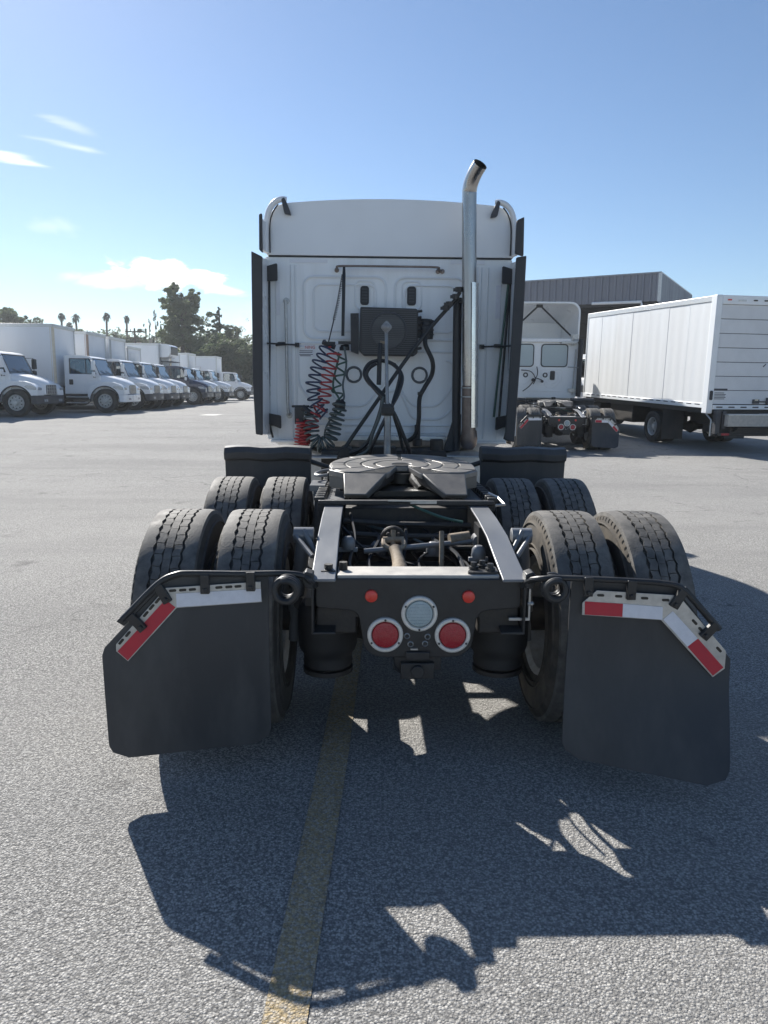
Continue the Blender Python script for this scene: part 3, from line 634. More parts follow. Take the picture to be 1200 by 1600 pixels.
    for (x, z) in ((1.045, .716), (1.07, .687), (1.139, .613)): slot(x, z, -.85, yR, mb)
    part(mb, 'bracket_slots', 'grease_and_holes', fl)
    def hanger(s, pts, ringc, rr, yf, clamps):
        mb = MB(); P = [(s * .42, 2.90, .80), (s * .44, 2.86, .835)] + [(s * x, yf(x) - .005, z) for x, z in pts]
        mb.tube(smooth_path(P, 6), .0125, 10); h = part(mb, 'flap_hanger', 'black', T)
        mb = MB(); cx, cz = ringc; q = []
        for k in range(int(3.2 * 24)):
            a = 2 * math.pi * k / 24 + 1.2; q.append((s * (cx + rr * math.cos(a)), 2.80 - .03 + .09 * k / 77, cz + rr * math.sin(a)))
        mb.tube(q, .014, 10); part(mb, 'hanger_spring', 'black', h)
        mb = MB(); mb.prism([(s * .425, .80), (s * .455, .80), (s * .475, .845), (s * .455, .87), (s * .425, .86)], 'y', 2.86, 2.93); part(mb, 'hanger_mount', 'black', h, .005)
        for (x, z, a) in clamps:
            mb = MB(); c, sn = math.cos(a), math.sin(a); w, hh = .017, .038
            poly = [(s * (x + u * c - v * sn), z + u * sn + v * c) for u, v in ((-w, -hh), (w, -hh), (w, hh), (-w, hh))]
            flat(poly, lambda q, x=x: yf(x), -.022, -.002, mb); x1, z1 = x + .6 * hh * sn, z - .6 * hh * c
            mb.cyl((s * x1, yf(x) - .03, z1), (s * x1, yf(x) - .02, z1), .009, 8); part(mb, 'hanger_clamp', 'black', h, .002)
        return h
    h = hanger(1, [(.474, .856), (.56, .864), (.80, .866), (.94, .862), (.995, .843), (1.06, .775), (1.135, .694)], (.528, .818), .040, yR, ((.650, .836, 0), (.807, .832, 0), (.978, .806, -.5), (1.097, .688, -.72)))
    mb = MB(); flat([(.985, .842), (1.005, .855), (1.14, .705), (1.118, .69)], yR, -.012, .004, mb); part(mb, 'hanger_bar', 'black', h, .003)
    # left
    def yfL(x, z):
        t = max(0, .6 - z) / .5; return 2.855 - (x - .6) * .233 + t * .0 + .010 * math.sin(z * 6 + 1)
    fl = flap_rows(-1, yfL, lambda z: .602, lambda z: 1.215 if z < .60 else 1.215 - (z - .60) * .93, .872, .145, 'mud_flap', T)
    plateL = [(-.978, .833), (-.629, .837), (-.625, .753), (-.941, .751), (-1.123, .552), (-1.163, .596), (-1.162, .623), (-1.0, .807)]
    mb = MB(); flat(plateL, yL, -.004, .0, mb); part(mb, 'flap_bracket', 'steel', fl, .0012)
    mb = MB(); flat([(-.941, .808), (-.628, .808), (-.627, .757), (-.941, .755)], yL, -.0065, -.0045, mb); part(mb, 'reflective_strip', 'tape_white', fl)
    mb = MB(); flat([(-.980, .787), (-.945, .754), (-1.123, .557), (-1.157, .596)], yL, -.0065, -.0045, mb); part(mb, 'reflective_strip', 'tape_red', fl)
    mb = MB()
    for (x, z) in ((-.953, .821), (-.917, .821), (-.882, .821), (-.785, .823), (-.748, .823), (-.714, .823)): slot(x, z, 0, yL, mb)
    for (x, z) in ((-1.008, .785), (-1.030, .761), (-1.052, .735), (-1.118, .661), (-1.143, .633)): slot(x, z, .85, yL, mb)
    part(mb, 'bracket_slots', 'grease_and_holes', fl)
    h = hanger(-1, [(.462, .849), (.529, .864), (.70, .872), (.88, .884), (.94, .882), (1.005, .85), (1.118, .737), (1.135, .72)], (.526, .811), .044, yL, ((.665, .842, 0), (.834, .842, 0), (.986, .812, -.5), (1.082, .706, -.72)))
    mb = MB(); flat([(-.985, .845), (-1.008, .862), (-1.155, .715), (-1.128, .694)], yL, -.012, .004, mb); part(mb, 'hanger_bar', 'black', h, .003)
    # drive wheels
    for y in (3.46, 4.78):
        for s in (-1, 1):
            wheel(T, (s * 1.065, y, .508), s, .16, dusty=(s > 0), scale=.986); wheel(T, (s * .728, y, .508), s, .02, dusty=(s > 0), scale=.986)
    # quarter fenders ahead of the drive wheels
    for s in (-1, 1):
        mb = MB(); x0, x1 = sorted((s * .615, s * 1.228))
        secs = []
        prof = [(5.33, .40), (5.33, .98), (5.32, 1.07), (5.285, 1.085), (5.275, 1.13), (5.30, 1.168), (5.36, 1.178), (5.42, 1.165), (5.44, 1.10), (5.37, 1.06), (5.355, .98), (5.355, .40)]
        for i in range(8):
            x = x0 + (x1 - x0) * i / 7; wv = .006 * math.sin(i * 1.7 + s); secs.append([(x, y + wv, z + (wv * .8 if z > 1 else 0)) for y, z in prof])
        mb.loft(secs); part(mb, 'quarter_fender', 'rubber', T, .004)
        mb = MB(); mb.cyl((s * .43, 5.38, 1.0), (s * .75, 5.38, 1.10), .018, 10); part(mb, 'fender_bracket', 'black', T)
    # deck behind the cab, battery and air gear under it
    mb = MB(); mb.box(-.45, .45, 5.55, 6.45, .978, .992); part(mb, 'deck_plate', 'black', T, .003)
    mb = MB(); mb.prism([(-.74, 6.40), (-.47, 6.40), (-.47, 6.60), (-.72, 6.60)], 'z', .985, 1.0); part(mb, 'deck_plate', 'alu', T, .003)
    mb = MB(); mb.prism([(.50, 6.55), (.86, 6.50), (.86, 7.0), (.62, 7.0), (.52, 6.8)], 'z', .99, 1.004); part(mb, 'deck_plate', 'alu', T, .003)
    mb = MB(); mb.box(-.62, .5, 6.62, 7.05, .72, 1.04); mb.box(-.25, .05, 6.5, 6.7, .95, 1.08); mb.cyl((.42, 6.7, .98), (.42, 6.7, 1.14), .06, 14); mb.cyl((-.40, 6.6, 1.0), (-.40, 6.95, 1.0), .07, 14); part(mb, 'underdeck_gear', 'grime', T, .01)
    for s in (-1, 1):
        mb = MB(); mb.lathe([(0, .001), (0, .28), (.03, .305), (1.5, .305), (1.53, .28), (1.53, .001)], 'y', (s * .83, 7.55, .66), 28); part(mb, 'fuel_tank', 'alu', T)
        mb = MB(); mb.box(*sorted((s * .85, s * 1.15)), 9.2, 10.0, .35, .42); mb.box(*sorted((s * .85, s * 1.15)), 9.2, 10.0, .68, .75); part(mb, 'cab_step', 'alu', T, .01)
        wheel(T, (s * 1.03, 10.35, .515), s, .02)
    mb = MB(); mb.cyl((-.95, 10.35, .5), (.95, 10.35, .5), .06, 14); part(mb, 'front_axle', 'grime', T)
    mb = MB(); mb.tube([(-.05, 4.95, .60), (-.03, 6.8, .66), (0, 8.6, .72)], .05, 14); mb.box(-.3, .3, 8.6, 11.2, .55, 1.3); part(mb, 'driveline', 'grime', T, .03)

def cab_front(T, roofz, y0, win_side=True):
    # everything of the cab ahead of its rear wall
    mb = MB(); mb.prism(rpoly([(y0, 1.08), (y0, roofz), (9.25, roofz), (10.0, 1.86), (10.05, 1.02), (8.9, .78), (7.6, 1.0)], [0, 0, .25, .12, .05, .1, .1]), 'x', -1.135, 1.135)
    body = part(mb, 'cab_body', 'white', T, .05, 3)
    mb = MB(); mb.add([(-1.0, 9.32, roofz - .10), (1.0, 9.32, roofz - .10), (1.05, 9.985, 1.90), (-1.05, 9.985, 1.90)], [(0, 1, 2, 3)]); mb.add([(-1.0, 9.34, roofz - .09), (1.0, 9.34, roofz - .09), (1.05, 10.005, 1.91), (-1.05, 10.005, 1.91)], [(0, 1, 2, 3)])
    part(mb, 'windshield', 'plastic', T)
    for s in (-1, 1):
        mb = MB(); mb.prism(rpoly([(8.62, 1.88), (8.62, 2.52), (9.25, 2.52), (9.62, 1.90)], .06), 'x', s * 1.137, s * 1.146); part(mb, 'side_window', 'plastic', T)
        mb = MB(); mb.prism(rpoly([(8.52, .95), (8.52, 1.82), (9.70, 1.82), (9.70, 1.1), (9.5, .95)], .06), 'x', s * 1.137, s * 1.155); d = part(mb, 'door', 'white_clean', T, .006)
        mb = MB(); mb.box(*sorted((s * 1.155, s * 1.175)), 8.6, 8.75, 1.62, 1.68); part(mb, 'door_handle', 'plastic', d)
        mb = MB(); mb.box(*sorted((s * 1.25, s * 1.42)), 9.75, 9.87, 1.75, 2.35); mb.tube([(s * 1.1, 9.7, 2.4), (s * 1.33, 9.8, 2.4), (s * 1.33, 9.8, 1.7), (s * 1.12, 9.75, 1.7)], .018, 8); part(mb, 'mirror', 'plastic', T, .02)
        arch = [(10.35 + .62 * math.cos(R(a)), .52 + .62 * math.sin(R(a))) for a in range(180, -1, -15)]
        mb = MB(); mb.prism([(9.73, .75), (9.73, 1.1), (10.05, 1.34), (10.9, 1.30), (11.4, 1.1), (11.5, .6), (10.98, .55)] + arch[::-1], 'x', s * .72, s * 1.16); part(mb, 'front_fender', 'white_clean', T, .04, 3)
        mb = MB(); mb.prism(rpoly([(.62 * s, .88), (.62 * s, 1.08), (1.06 * s, 1.15), (1.08 * s, .92)], .05), 'y', 11.48, 11.53); part(mb, 'headlight', 'frost', T)
    def sec(y, w, zt, zb): return [(-w, y, zb), (-w, y, zt - .15), (-w + .15, y, zt), (w - .15, y, zt), (w, y, zt - .15), (w, y, zb)]
    mb = MB(); mb.loft([sec(10.0, .98, 1.86, .95), sec(10.8, .86, 1.66, .9), sec(11.45, .72, 1.38, .75), sec(11.62, .62, 1.22, .75)]); part(mb, 'bonnet', 'white_clean', T, .04, 3)
    mb = MB(); mb.box(-.5, .5, 11.60, 11.65, .72, 1.2); g = part(mb, 'grille', 'plastic', T)
    mb = MB()
    for k in range(6): mb.box(-.5, .5, 11.65, 11.665, .76 + .075 * k, .785 + .075 * k)
    part(mb, 'grille_bars', 'alu', g)
    mb = MB(); mb.prism([(-1.15, 11.35), (-1.1, 11.62), (-.8, 11.78), (.8, 11.78), (1.1, 11.62), (1.15, 11.35)], 'z', .35, .70); part(mb, 'bumper', 'darkbump', T, .04, 3)

def ridge(mb, pts, y, r=.010, close=True, n=6):
    P = [(x, y, z) for x, z in pts]
    if close: P = P + [P[0], P[1]]
    mb.tube(P, r, n, cap=not close)

# ------------------------------------------------------------------ the tractor in front
OFF = (0, 2.9, 0)
HERO = thing('semi_tractor', 'white sleeper tractor filling the middle of the picture, tall chrome exhaust stack behind cab', 'truck', OFF)
build_chassis(HERO)
CHASSIS = list(HERO.children)

def hero_cab(T):
    cab_front(T, 2.775, 7.13)
    # rear wall with pressed ribs
    mb = MB(); mb.prism(rpoly([(-1.155, 1.10), (-1.155, 2.772), (1.13, 2.772), (1.15, 1.10), (.86, 1.085), (-.86, 1.085)], .02), 'y', 7.10, 7.128); wall = part(mb, 'rear_wall', 'cab_wall', T, .006)
    mb = MB(); Y = 7.101
    for x0, x1 in ((-.80, -.04), (.045, .70)):
        ridge(mb, rrect(x0, x1, 2.04 if x0 < 0 else 2.04, 2.60, .09, 5), Y, .015); ridge(mb, rrect(x0 + .09, x1 - .09, 2.11, 2.53, .07, 5), Y, .012)
    for (a, b) in ((-.285, -.185), (.15, .25)): ridge(mb, rrect(a - .04, b + .04, 2.315, 2.565, .05, 5), Y, .011)
    ridge(mb, rpoly([(-.86, 2.0), (-.42, 2.0), (-.38, 1.93), (.42, 1.93), (.70, 1.93)], .05), Y, .014, False)
    ridge(mb, rpoly([(-.86, 1.98), (-.86, 1.62), (-.62, 1.30), (-.25, 1.30), (-.05, 1.55), (.10, 1.58), (.22, 1.30), (.50, 1.30), (.70, 1.50)], .07), Y, .015, False)
    ridge(mb, rpoly([(-.55, 1.82), (-.55, 1.52), (-.45, 1.42), (-.22, 1.42), (-.02, 1.68), (-.02, 1.85)], .07), Y, .013, False)
    ridge(mb, rpoly([(.06, 1.85), (.06, 1.65), (.22, 1.42), (.46, 1.42), (.60, 1.60), (.60, 1.85)], .07), Y, .013, False)
    ridge(mb, [(-.88, 1.24), (.62, 1.24)], Y, .013, False); ridge(mb, [(-.42, 1.17), (.55, 1.17)], Y, .011, False)
    for x in (-.915, -.875, .80, .84, .905): ridge(mb, [(x, 1.12), (x, 2.70)], Y, .013, False)
    for x in (-1.06, 1.03): ridge(mb, [(x, 1.12), (x, 2.55)], Y, .006, False)
    part(mb, 'pressed_ribs', 'white', wall)
    mb = MB(); mb.box(-.93, -.58, 7.093, 7.1, 2.722, 2.752); part(mb, 'reflective_strip', 'decal', wall)
    mb = MB(); mb.box(.555, .87, 7.093, 7.1, 2.727, 2.757); part(mb, 'reflective_strip', 'decal', wall)
    mb = MB(); mb.box(-1.055, -1.02, 7.091, 7.1, 2.25, 2.55); part(mb, 'reflective_strip', 'decal', wall)
    mb = MB(); mb.box(.985, 1.03, 7.091, 7.1, 2.24, 2.54); part(mb, 'reflective_strip', 'tape_white', wall)
    for (xa, xb) in ((-.277, -.197), (.158, .240)):
        mb = MB(); mb.prism(rrect(xa, xb, 2.352, 2.522, .026), 'y', 7.082, 7.101); v = part(mb, 'vent', 'plastic', wall, .006)
        mb = MB()
        for k in range(5): mb.box(xa + .014, xb - .014, 7.077, 7.083, 2.38 + .027 * k, 2.392 + .027 * k)
        part(mb, 'vent_louvres', 'darkbump', v)
    for x in (-.335, .285):
        mb = MB(); mb.lathe([(0, .080), (-.012, .077), (-.014, .066), (-.008, .058), (.0, .057)], 'y', (x, 7.1, 1.715), 32); g = part(mb, 'port_ring', 'port_grey', wall)
        mb = MB(); mb.lathe([(-.004, .056), (-.004, .0005)], 'y', (x, 7.1, 1.715), 24)
        for k in range(-2, 3): mb.box(x - .045, x + .045, 7.09, 7.096, 1.715 + k * .02 - .004, 1.715 + k * .02 + .004)
        part(mb, 'port_cover', 'white_clean', g)
    # warning decal
    mb = MB(); mb.box(-.875, -.705, 7.096, 7.1, 1.875, 1.995); d = part(mb, 'warning_decal', 'decal', wall)
    cu = bpy.data.curves.new('decal_lettering', 'FONT'); cu.body = 'WARNING'; cu.size = .038; cu.align_x = 'CENTER'; cu.extrude = .0008
    t = bpy.data.objects.new('decal_lettering', cu); COL.objects.link(t); t.parent = d; t.location = (-.79, 7.0945 - OFF[1], 1.95); t.rotation_euler = (R(90), 0, 0); 
    me = bpy.data.meshes.new_from_object(t); bpy.data.objects.remove(t); bpy.data.curves.remove(cu)
    t = link('decal_lettering', me, 'decal_red', d); t.location = (-.79, 7.0945 - OFF[1], 1.95); t.rotation_euler = (R(90), 0, 0)
    mb = MB()
    for z, w in ((1.93, .07), (1.915, .065), (1.897, .07), (1.885, .05)): mb.box(-.79 - w, -.79 + w, 7.0945, 7.096, z - .003, z + .003)
    part(mb, 'decal_print', 'decal_dk', d)
    # roof fairing with its rolled corner bands
    def rsec(y, zt, zc, w):
        q = [(-w, y, 2.786), (-w + .004, y, zt - .30)]
        for k in range(7): a = R(180 - 90 * k / 6); q.append((-w + .21 + .20 * math.cos(a), y, zt - .22 + .20 * math.sin(a)))
        for k in range(1, 8): x = -w + .21 + (2 * w - .42) * k / 8; q.append((x, y, zt - .02 + (zc - zt + .02) * (1 - (2 * k / 8 - 1) ** 2)))
        for k in range(7): a = R(90 - 90 * k / 6); q.append((w - .21 + .20 * math.cos(a), y, zt - .22 + .20 * math.sin(a)))
        q += [(w - .004, y, zt - .30), (w, y, 2.786)]
        return q
    mb = MB(); mb.loft([rsec(7.085, 3.262, 3.285, 1.135), rsec(7.6, 3.30, 3.335, 1.14), rsec(8.3, 3.22, 3.26, 1.13), rsec(9.0, 3.02, 3.05, 1.06), rsec(9.4, 2.90, 2.91, .95)]); rf = part(mb, 'roof_fairing', 'white_roof', T, .012, 3, smooth=50)
    for s in (-1, 1):
        mb = MB(); P = [(s * 1.137, 7.05, 2.80), (s * 1.135, 7.05, 3.0), (s * 1.128, 7.05, 3.07), (s * 1.10, 7.05, 3.17), (s * 1.05, 7.05, 3.235), (s * .99, 7.055, 3.262), (s * .95, 7.07, 3.262)]
        mb.tube(smooth_path(P, 6), .026, 12); part(mb, 'corner_roll', 'white_clean', rf)
        mb = MB(); mb.tube(smooth_path([(s * 1.10, 7.06, 2.80), (s * 1.098, 7.06, 3.04), (s * 1.07, 7.06, 3.15), (s * 1.02, 7.06, 3.22)], 6), .007, 6); part(mb, 'corner_seal', 'plastic', rf)
        mb = MB(); mb.prism(rpoly([(s * .965, 3.275), (s * .99, 3.26), (s * .965, 3.14), (s * .905, 3.125), (s * .91, 3.155), (s * .945, 3.24)], .01), 'y', 7.03, 7.075); part(mb, 'roll_end', 'darkbump', rf, .01)
        xs = (-1.172, -1.142) if s < 0 else (1.108, 1.182)
        mb = MB(); mb.prism(rpoly([(xs[0], 2.79), (xs[1], 2.765), (xs[1] - (0 if s < 0 else .006), 3.10), (xs[0] + .004, 3.07 if s > 0 else 3.09)], .012), 'y', 6.86, 6.90); part(mb, 'upper_extender', 'ext_rubber', T, .004)
        mb = MB(); mb.loft([[(s * 1.13, 7.12, 2.80), (s * 1.13, 7.12, 3.06), (s * 1.15, 7.12, 3.06), (s * 1.15, 7.12, 2.80)], [(s * 1.14, 6.89, 2.80), (s * 1.14, 6.89, 3.06), (s * 1.158, 6.89, 3.06), (s * 1.158, 6.89, 2.80)]]); part(mb, 'upper_extender_panel', 'white_clean', T, .004)
    mb = MB(); mb.box(-1.12, 1.12, 7.09, 7.128, 2.7735, 2.784); part(mb, 'roof_seam', 'plastic', T)
    # side extenders: white panel and grey rubber flange
    L = ([(-1.213, 2.745), (-1.118, 2.70), (-1.122, 2.66), (-1.145, 1.165), (-1.205, 1.175), (-1.222, 1.62)], 6.66)
    Rr = ([(1.082, 2.722), (1.168, 2.736), (1.160, 2.2), (1.122, 1.12), (1.037, 1.135), (1.06, 1.8)], 6.66)
    for poly, y in (L, Rr): mb = MB(); mb.prism(poly, 'y', y, y + .045); part(mb, 'extender_flange', 'ext_rubber', T, .008)
    for s in (-1, 1):
        xa, xb = (1.128, 1.150) if s < 0 else (1.095, 1.118)
        mb = MB(); mb.loft([[(s * 1.118, 7.15, 1.14), (s * 1.118, 7.15, 2.75), (s * 1.15, 7.15, 2.75), (s * 1.15, 7.15, 1.14)], [(s * (xa + .012), 6.70, 1.17), (s * xa, 6.70, 2.70), (s * (xb + .012), 6.70, 2.70), (s * (xb + .022), 6.70, 1.17)]]); part(mb, 'side_extender', 'white_clean', T, .008)
        o = 0 if s < 0 else -.01
        for poly in ([(1.15, 2.665), (1.03, 2.70), (1.03, 2.545), (1.15, 2.54)], [(1.155, 1.355), (1.015, 1.33), (1.015, 1.205), (1.155, 1.265)]):
            mb = MB(); mb.prism(rpoly([(s * (x + o), z) for x, z in poly], .015), 'y', 6.985, 7.02); mb.box(*sorted((s * 1.08, s * 1.13)), 7.0, 7.1, poly[2][1] + .03, poly[2][1] + .07)
            part(mb, 'extender_bracket', 'plastic', T, .004)
        mb = MB(); mb.cyl((s * 1.14, 6.9, 1.985), (s * .86, 7.07, 1.982), .008, 8); mb.box(*sorted((s * .845, s * .885)), 7.06, 7.1, 1.962, 2.002); mb.prism(rpoly([(s * .97, 1.975), (s * 1.06, 1.965), (s * 1.06, 1.99), (s * 1.03, 2.005), (s * .97, 2.005)], .008), 'y', 7.02, 7.05); part(mb, 'extender_strut', 'plastic', T)
        mb = MB(); mb.tube(smooth_path([(s * 1.11, 7.05, 2.64), (s * 1.115, 7.04, 2.0), (s * 1.13, 7.03, 1.35), (s * 1.10, 7.04, 1.12)]), .010, 8); part(mb, 'extender_cable', 'hose_black', T)
    for k, (x, xb) in enumerate(((1.085, .99), (1.10, 1.04))):
        mb = MB(); mb.cyl((x, 7.03, 2.55), (xb, 7.02, 1.33), .011, 8); part(mb, 'extender_rod', 'hose_green' if k == 0 else 'hose_black', T)
    # lower corners of the cab skirt and light strip below it
    for s in (-1, 1):
        mb = MB(); mb.box(*sorted((s * .78, s * 1.12)), 7.04, 7.13, 1.075, 1.10); part(mb, 'cab_skirt', 'white_clean', T, .008)
    mb = MB(); mb.box(-.36, .55, 7.03, 7.09, 1.095, 1.15); part(mb, 'lower_tray', 'alu', T, .01)
    mb = MB(); mb.box(.245, .295, 7.02, 7.098, 1.10, 1.25); mb.cyl((.27, 7.03, 1.05), (.27, 7.03, 1.12), .045, 14); part(mb, 'cab_air_mount', 'plastic', T, .006)
    # grab handle and hose rail
    mb = MB(); mb.tube(smooth_path([(-.962, 7.1, 2.375), (-.966, 7.05, 2.36), (-.963, 7.045, 2.3), (-.955, 7.045, 1.45), (-.945, 7.05, 1.35), (-.945, 7.1, 1.335)], 6), .014, 10); mb.lathe([(0, .03), (-.012, .03), (-.014, .001)], 'y', (-.962, 7.1, 2.38), 14); mb.lathe([(0, .03), (-.012, .03), (-.014, .001)], 'y', (-.945, 7.1, 1.33), 14); part(mb, 'grab_handle', 'steel', T)
    mb = MB(); mb.tube(smooth_path([(-.50, 7.1, 2.66), (-.49, 7.03, 2.672), (-.44, 7.0, 2.682), (0, 7.0, 2.684), (.40, 7.0, 2.682), (.44, 7.03, 2.67), (.47, 7.09, 2.66)], 6), .010, 8)
    for x in (-.495, .44, .48): mb.lathe([(0, .022), (-.02, .02), (-.022, .001)], 'y', (x, 7.1, 2.66), 12)
    part(mb, 'hose_rail', 'muffler', T)
    # air conditioning condenser
    ac = sub('condenser_unit', T)
    mb = MB(); mb.prism(rpoly([(-.275, 2.315), (.235, 2.305), (.25, 2.28), (.25, 1.91), (.22, 1.885), (-.24, 1.885), (-.285, 1.93)], .012), 'y', 6.90, 7.06); part(mb, 'housing', 'plastic', ac, .008)
    mb = MB(); mb.lathe([(-.001, .172), (-.012, .168), (-.014, .156), (-.001, .150)], 'y', (-.02, 6.90, 2.105), 36); part(mb, 'fan_shroud', 'darkbump', ac)
    mb = MB()
    for k in range(-9, 10):
        z = k * .0168; w = math.sqrt(max(0, .15 ** 2 - z * z)); mb.box(-.02 - w, -.02 + w, 6.886, 6.898, 2.105 + z - .0045, 2.105 + z + .0045)
    part(mb, 'fan_grille', 'fin', ac)
    mb = MB()
    for k in range(22): mb.box(-.26, .235, 6.894, 6.9, 1.90 + .0185 * k, 1.905 + .0185 * k)
    part(mb, 'cooling_fins', 'fin', ac)
    mb = MB(); mb.prism([(-.365, 2.26), (-.29, 2.262), (-.29, 1.895), (-.36, 1.92)], 'y', 6.93, 6.97); mb.cyl((-.325, 6.925, 2.22), (-.325, 6.93, 2.22), .012, 8); mb.cyl((-.325, 6.925, 1.95), (-.325, 6.93, 1.95), .012, 8); part(mb, 'mounting_wing', 'plastic', ac, .004)
    mb = MB(); mb.lathe([(-.09, .001), (-.09, .055), (-.07, .06), (.06, .06), (.085, .045), (.09, .001)], 'z', (.335, 6.95, 2.13), 20)
    for z in (2.08, 2.12, 2.16, 2.20): mb.lathe([(-.008, .058), (-.004, .066), (.004, .066), (.008, .058)], 'z', (.335, 6.95, z), 20)
    mb.box(.25, .34, 6.93, 6.99, 2.05, 2.22); part(mb, 'compressor', 'plastic', ac)
    mb = MB()
    for k in range(7): mb.cyl((.245, 6.9 + .012, 2.28 - .055 * k), (.285 - .006 * (k % 2), 6.9, 2.285 - .055 * k), .012, 8)
    part(mb, 'pipe_fittings', 'black', ac)
    # pogo stick with bright head
    pg = sub('hose_tender', T)
    mb = MB(); mb.tube([(-.034, 6.35, 1.0), (-.036, 6.36, 1.40)], .030, 16); mb.tube([(-.036, 6.36, 1.40), (-.045, 6.42, 1.75), (-.048, 6.5, 2.06)], .015, 12); part(mb, 'spring_post', 'pole', pg)
    mb = MB(); mb.prism(rpoly([(-.048, 2.165), (.005, 2.105), (-.048, 2.045), (-.10, 2.105)], .02), 'y', 6.46, 6.50); mb.lathe([(0, .03), (-.02, .028), (-.03, .001)], 'y', (-.048, 6.46, 2.105), 16); part(mb, 'clamp_head', 'pole', pg, .005)
    mb = MB(); mb.lathe([(-.05, .001), (-.05, .05), (.0, .06), (.05, .045), (.05, .001)], 'z', (-.036, 6.36, 1.41), 16); mb.box(-.09, .02, 6.30, 6.42, 1.38, 1.43); part(mb, 'post_collar', 'black', pg)
    mb = MB(); mb.box(-.085, -.06, 6.5, 6.53, 1.965, 1.99); mb.cyl((-.10, 6.52, 1.98), (-.085, 6.52, 1.98), .018, 8); part(mb, 'brass_fitting', 'tan_rust', pg)
    # black service hoses looped round the post
    def hose(pts, r, m='hose_black', nm='service_hose', n=8): mb = MB(); mb.tube(smooth_path(pts, 8), r, n); return part(mb, nm, m, T)
    hose([(-.10, 6.5, 1.97), (-.105, 6.48, 1.85), (-.11, 6.46, 1.62)], .020)
    hose([(-.36, 6.55, 1.02), (-.22, 6.5, 1.10), (-.12, 6.45, 1.32), (-.085, 6.42, 1.52), (-.20, 6.46, 1.64), (-.235, 6.48, 1.72), (-.19, 6.5, 1.80), (-.09, 6.5, 1.825), (.02, 6.5, 1.79), (.09, 6.48, 1.69), (.06, 6.44, 1.55), (-.01, 6.38, 1.42), (-.10, 6.35, 1.24), (-.17, 6.4, 1.08), (-.18, 6.5, 1.0)], .017)
    hose([(-.21, 6.44, 1.66), (-.14, 6.42, 1.58), (-.05, 6.40, 1.48), (.03, 6.36, 1.36), (.09, 6.36, 1.22), (.15, 6.4, 1.08), (.17, 6.5, 1.0)], .018)
    hose([(.02, 6.5, 1.80), (.07, 6.48, 1.72), (.05, 6.46, 1.60), (.01, 6.42, 1.46), (.02, 6.38, 1.36), (.07, 6.38, 1.20), (.11, 6.42, 1.04)], .014)
    hose([(-.13, 6.45, 1.80), (-.19, 6.46, 1.76), (-.215, 6.46, 1.70), (-.17, 6.44, 1.63), (-.06, 6.42, 1.52), (-.03, 6.40, 1.44)], .015)
    hose([(-.07, 6.40, 1.52), (-.10, 6.40, 1.36), (-.16, 6.42, 1.20), (-.20, 6.45, 1.06), (-.30, 6.5, 1.0)], .013, 'hose_grey')
    # long diagonal hoses by the stack and from the compressor
    hose([(.61, 6.78, 2.44), (.56, 6.8, 2.36), (.40, 6.82, 2.18), (.20, 6.80, 1.93), (.0, 6.76, 1.65), (-.20, 6.72, 1.36), (-.38, 6.68, 1.10), (-.42, 6.66, 1.02)], .018)
    hose([(.32, 6.9, 2.06), (.32, 6.88, 1.98), (.385, 6.88, 1.84), (.385, 6.9, 1.72), (.32, 6.9, 1.60), (.275, 6.9, 1.50), (.27, 6.9, 1.30), (.24, 6.92, 1.16), (.15, 6.95, 1.09)], .021)
    mb = MB(); mb.box(.255, .30, 6.86, 6.90, 1.53, 1.56); part(mb, 'hose_clip', 'black', T)
    mb = MB()
    for (x, z) in ((.60, 2.46), (.575, 2.40), (.52, 2.335), (.49, 2.30)): mb.lathe([(-.02, .001), (-.02, .03), (.02, .034), (.02, .001)], 'z', (x, 6.78, z), 10); mb.box(x - .05, x + .01, 6.76, 6.80, z - .015, z + .01)
    part(mb, 'stack_clamp', 'black', T)
    # suspended trailer lines: springs, coils
    mb = MB(); helix([(-.435, 6.98, 2.60), (-.48, 6.94, 2.35), (-.515, 6.92, 2.20)], .011, 26, .0035, mb, 5, 8); mb.tube([(-.43, 7.0, 2.68), (-.435, 6.98, 2.60)], .006, 6); mb.tube([(-.515, 6.92, 2.2), (-.56, 6.85, 2.0)], .006, 6); part(mb, 'tension_spring', 'black', T)
    mb = MB(); mb.tube([(-.42, 7.0, 2.68), (-.425, 6.96, 2.60), (-.435, 6.95, 2.06)], [.006, .016, .014], 8); part(mb, 'tension_strap', 'black', T)
    mb = MB(); mb.box(-.475, -.36, 6.90, 6.95, 1.985, 2.01); mb.cyl((-.45, 6.93, 1.96), (-.38, 6.93, 1.98), .016, 8); mb.box(-.62, -.50, 6.83, 6.87, 1.975, 2.0); mb.cyl((-.60, 6.85, 1.99), (-.50, 6.85, 1.95), .022, 8); mb.lathe([(-.03, .001), (-.03, .045), (0, .045), (.02, .02), (.02, .001)], 'z', (-.42, 6.94, 1.96), 12); part(mb, 'line_holder', 'black', T)
    def coil(pts, Rr, turns, r, m, nm='coiled_air_line'): mb = MB(); helix(pts, Rr, turns, r, mb, 6, 14, .12); return part(mb, nm, m, T)
    coil([(-.55, 6.85, 1.98), (-.62, 6.83, 1.86), (-.68, 6.82, 1.70), (-.70, 6.82, 1.55), (-.66, 6.82, 1.42), (-.60, 6.82, 1.34)], .062, 11, .0085, 'hose_blue')
    coil([(-.50, 6.84, 1.94), (-.53, 6.83, 1.82), (-.58, 6.83, 1.66), (-.60, 6.83, 1.52), (-.62, 6.82, 1.42), (-.70, 6.80, 1.32), (-.72, 6.80, 1.22)], .058, 12, .0085, 'hose_red')
    coil([(-.80, 6.80, 1.30), (-.81, 6.80, 1.20), (-.83, 6.80, 1.04)], .048, 9, .010, 'hose_red')
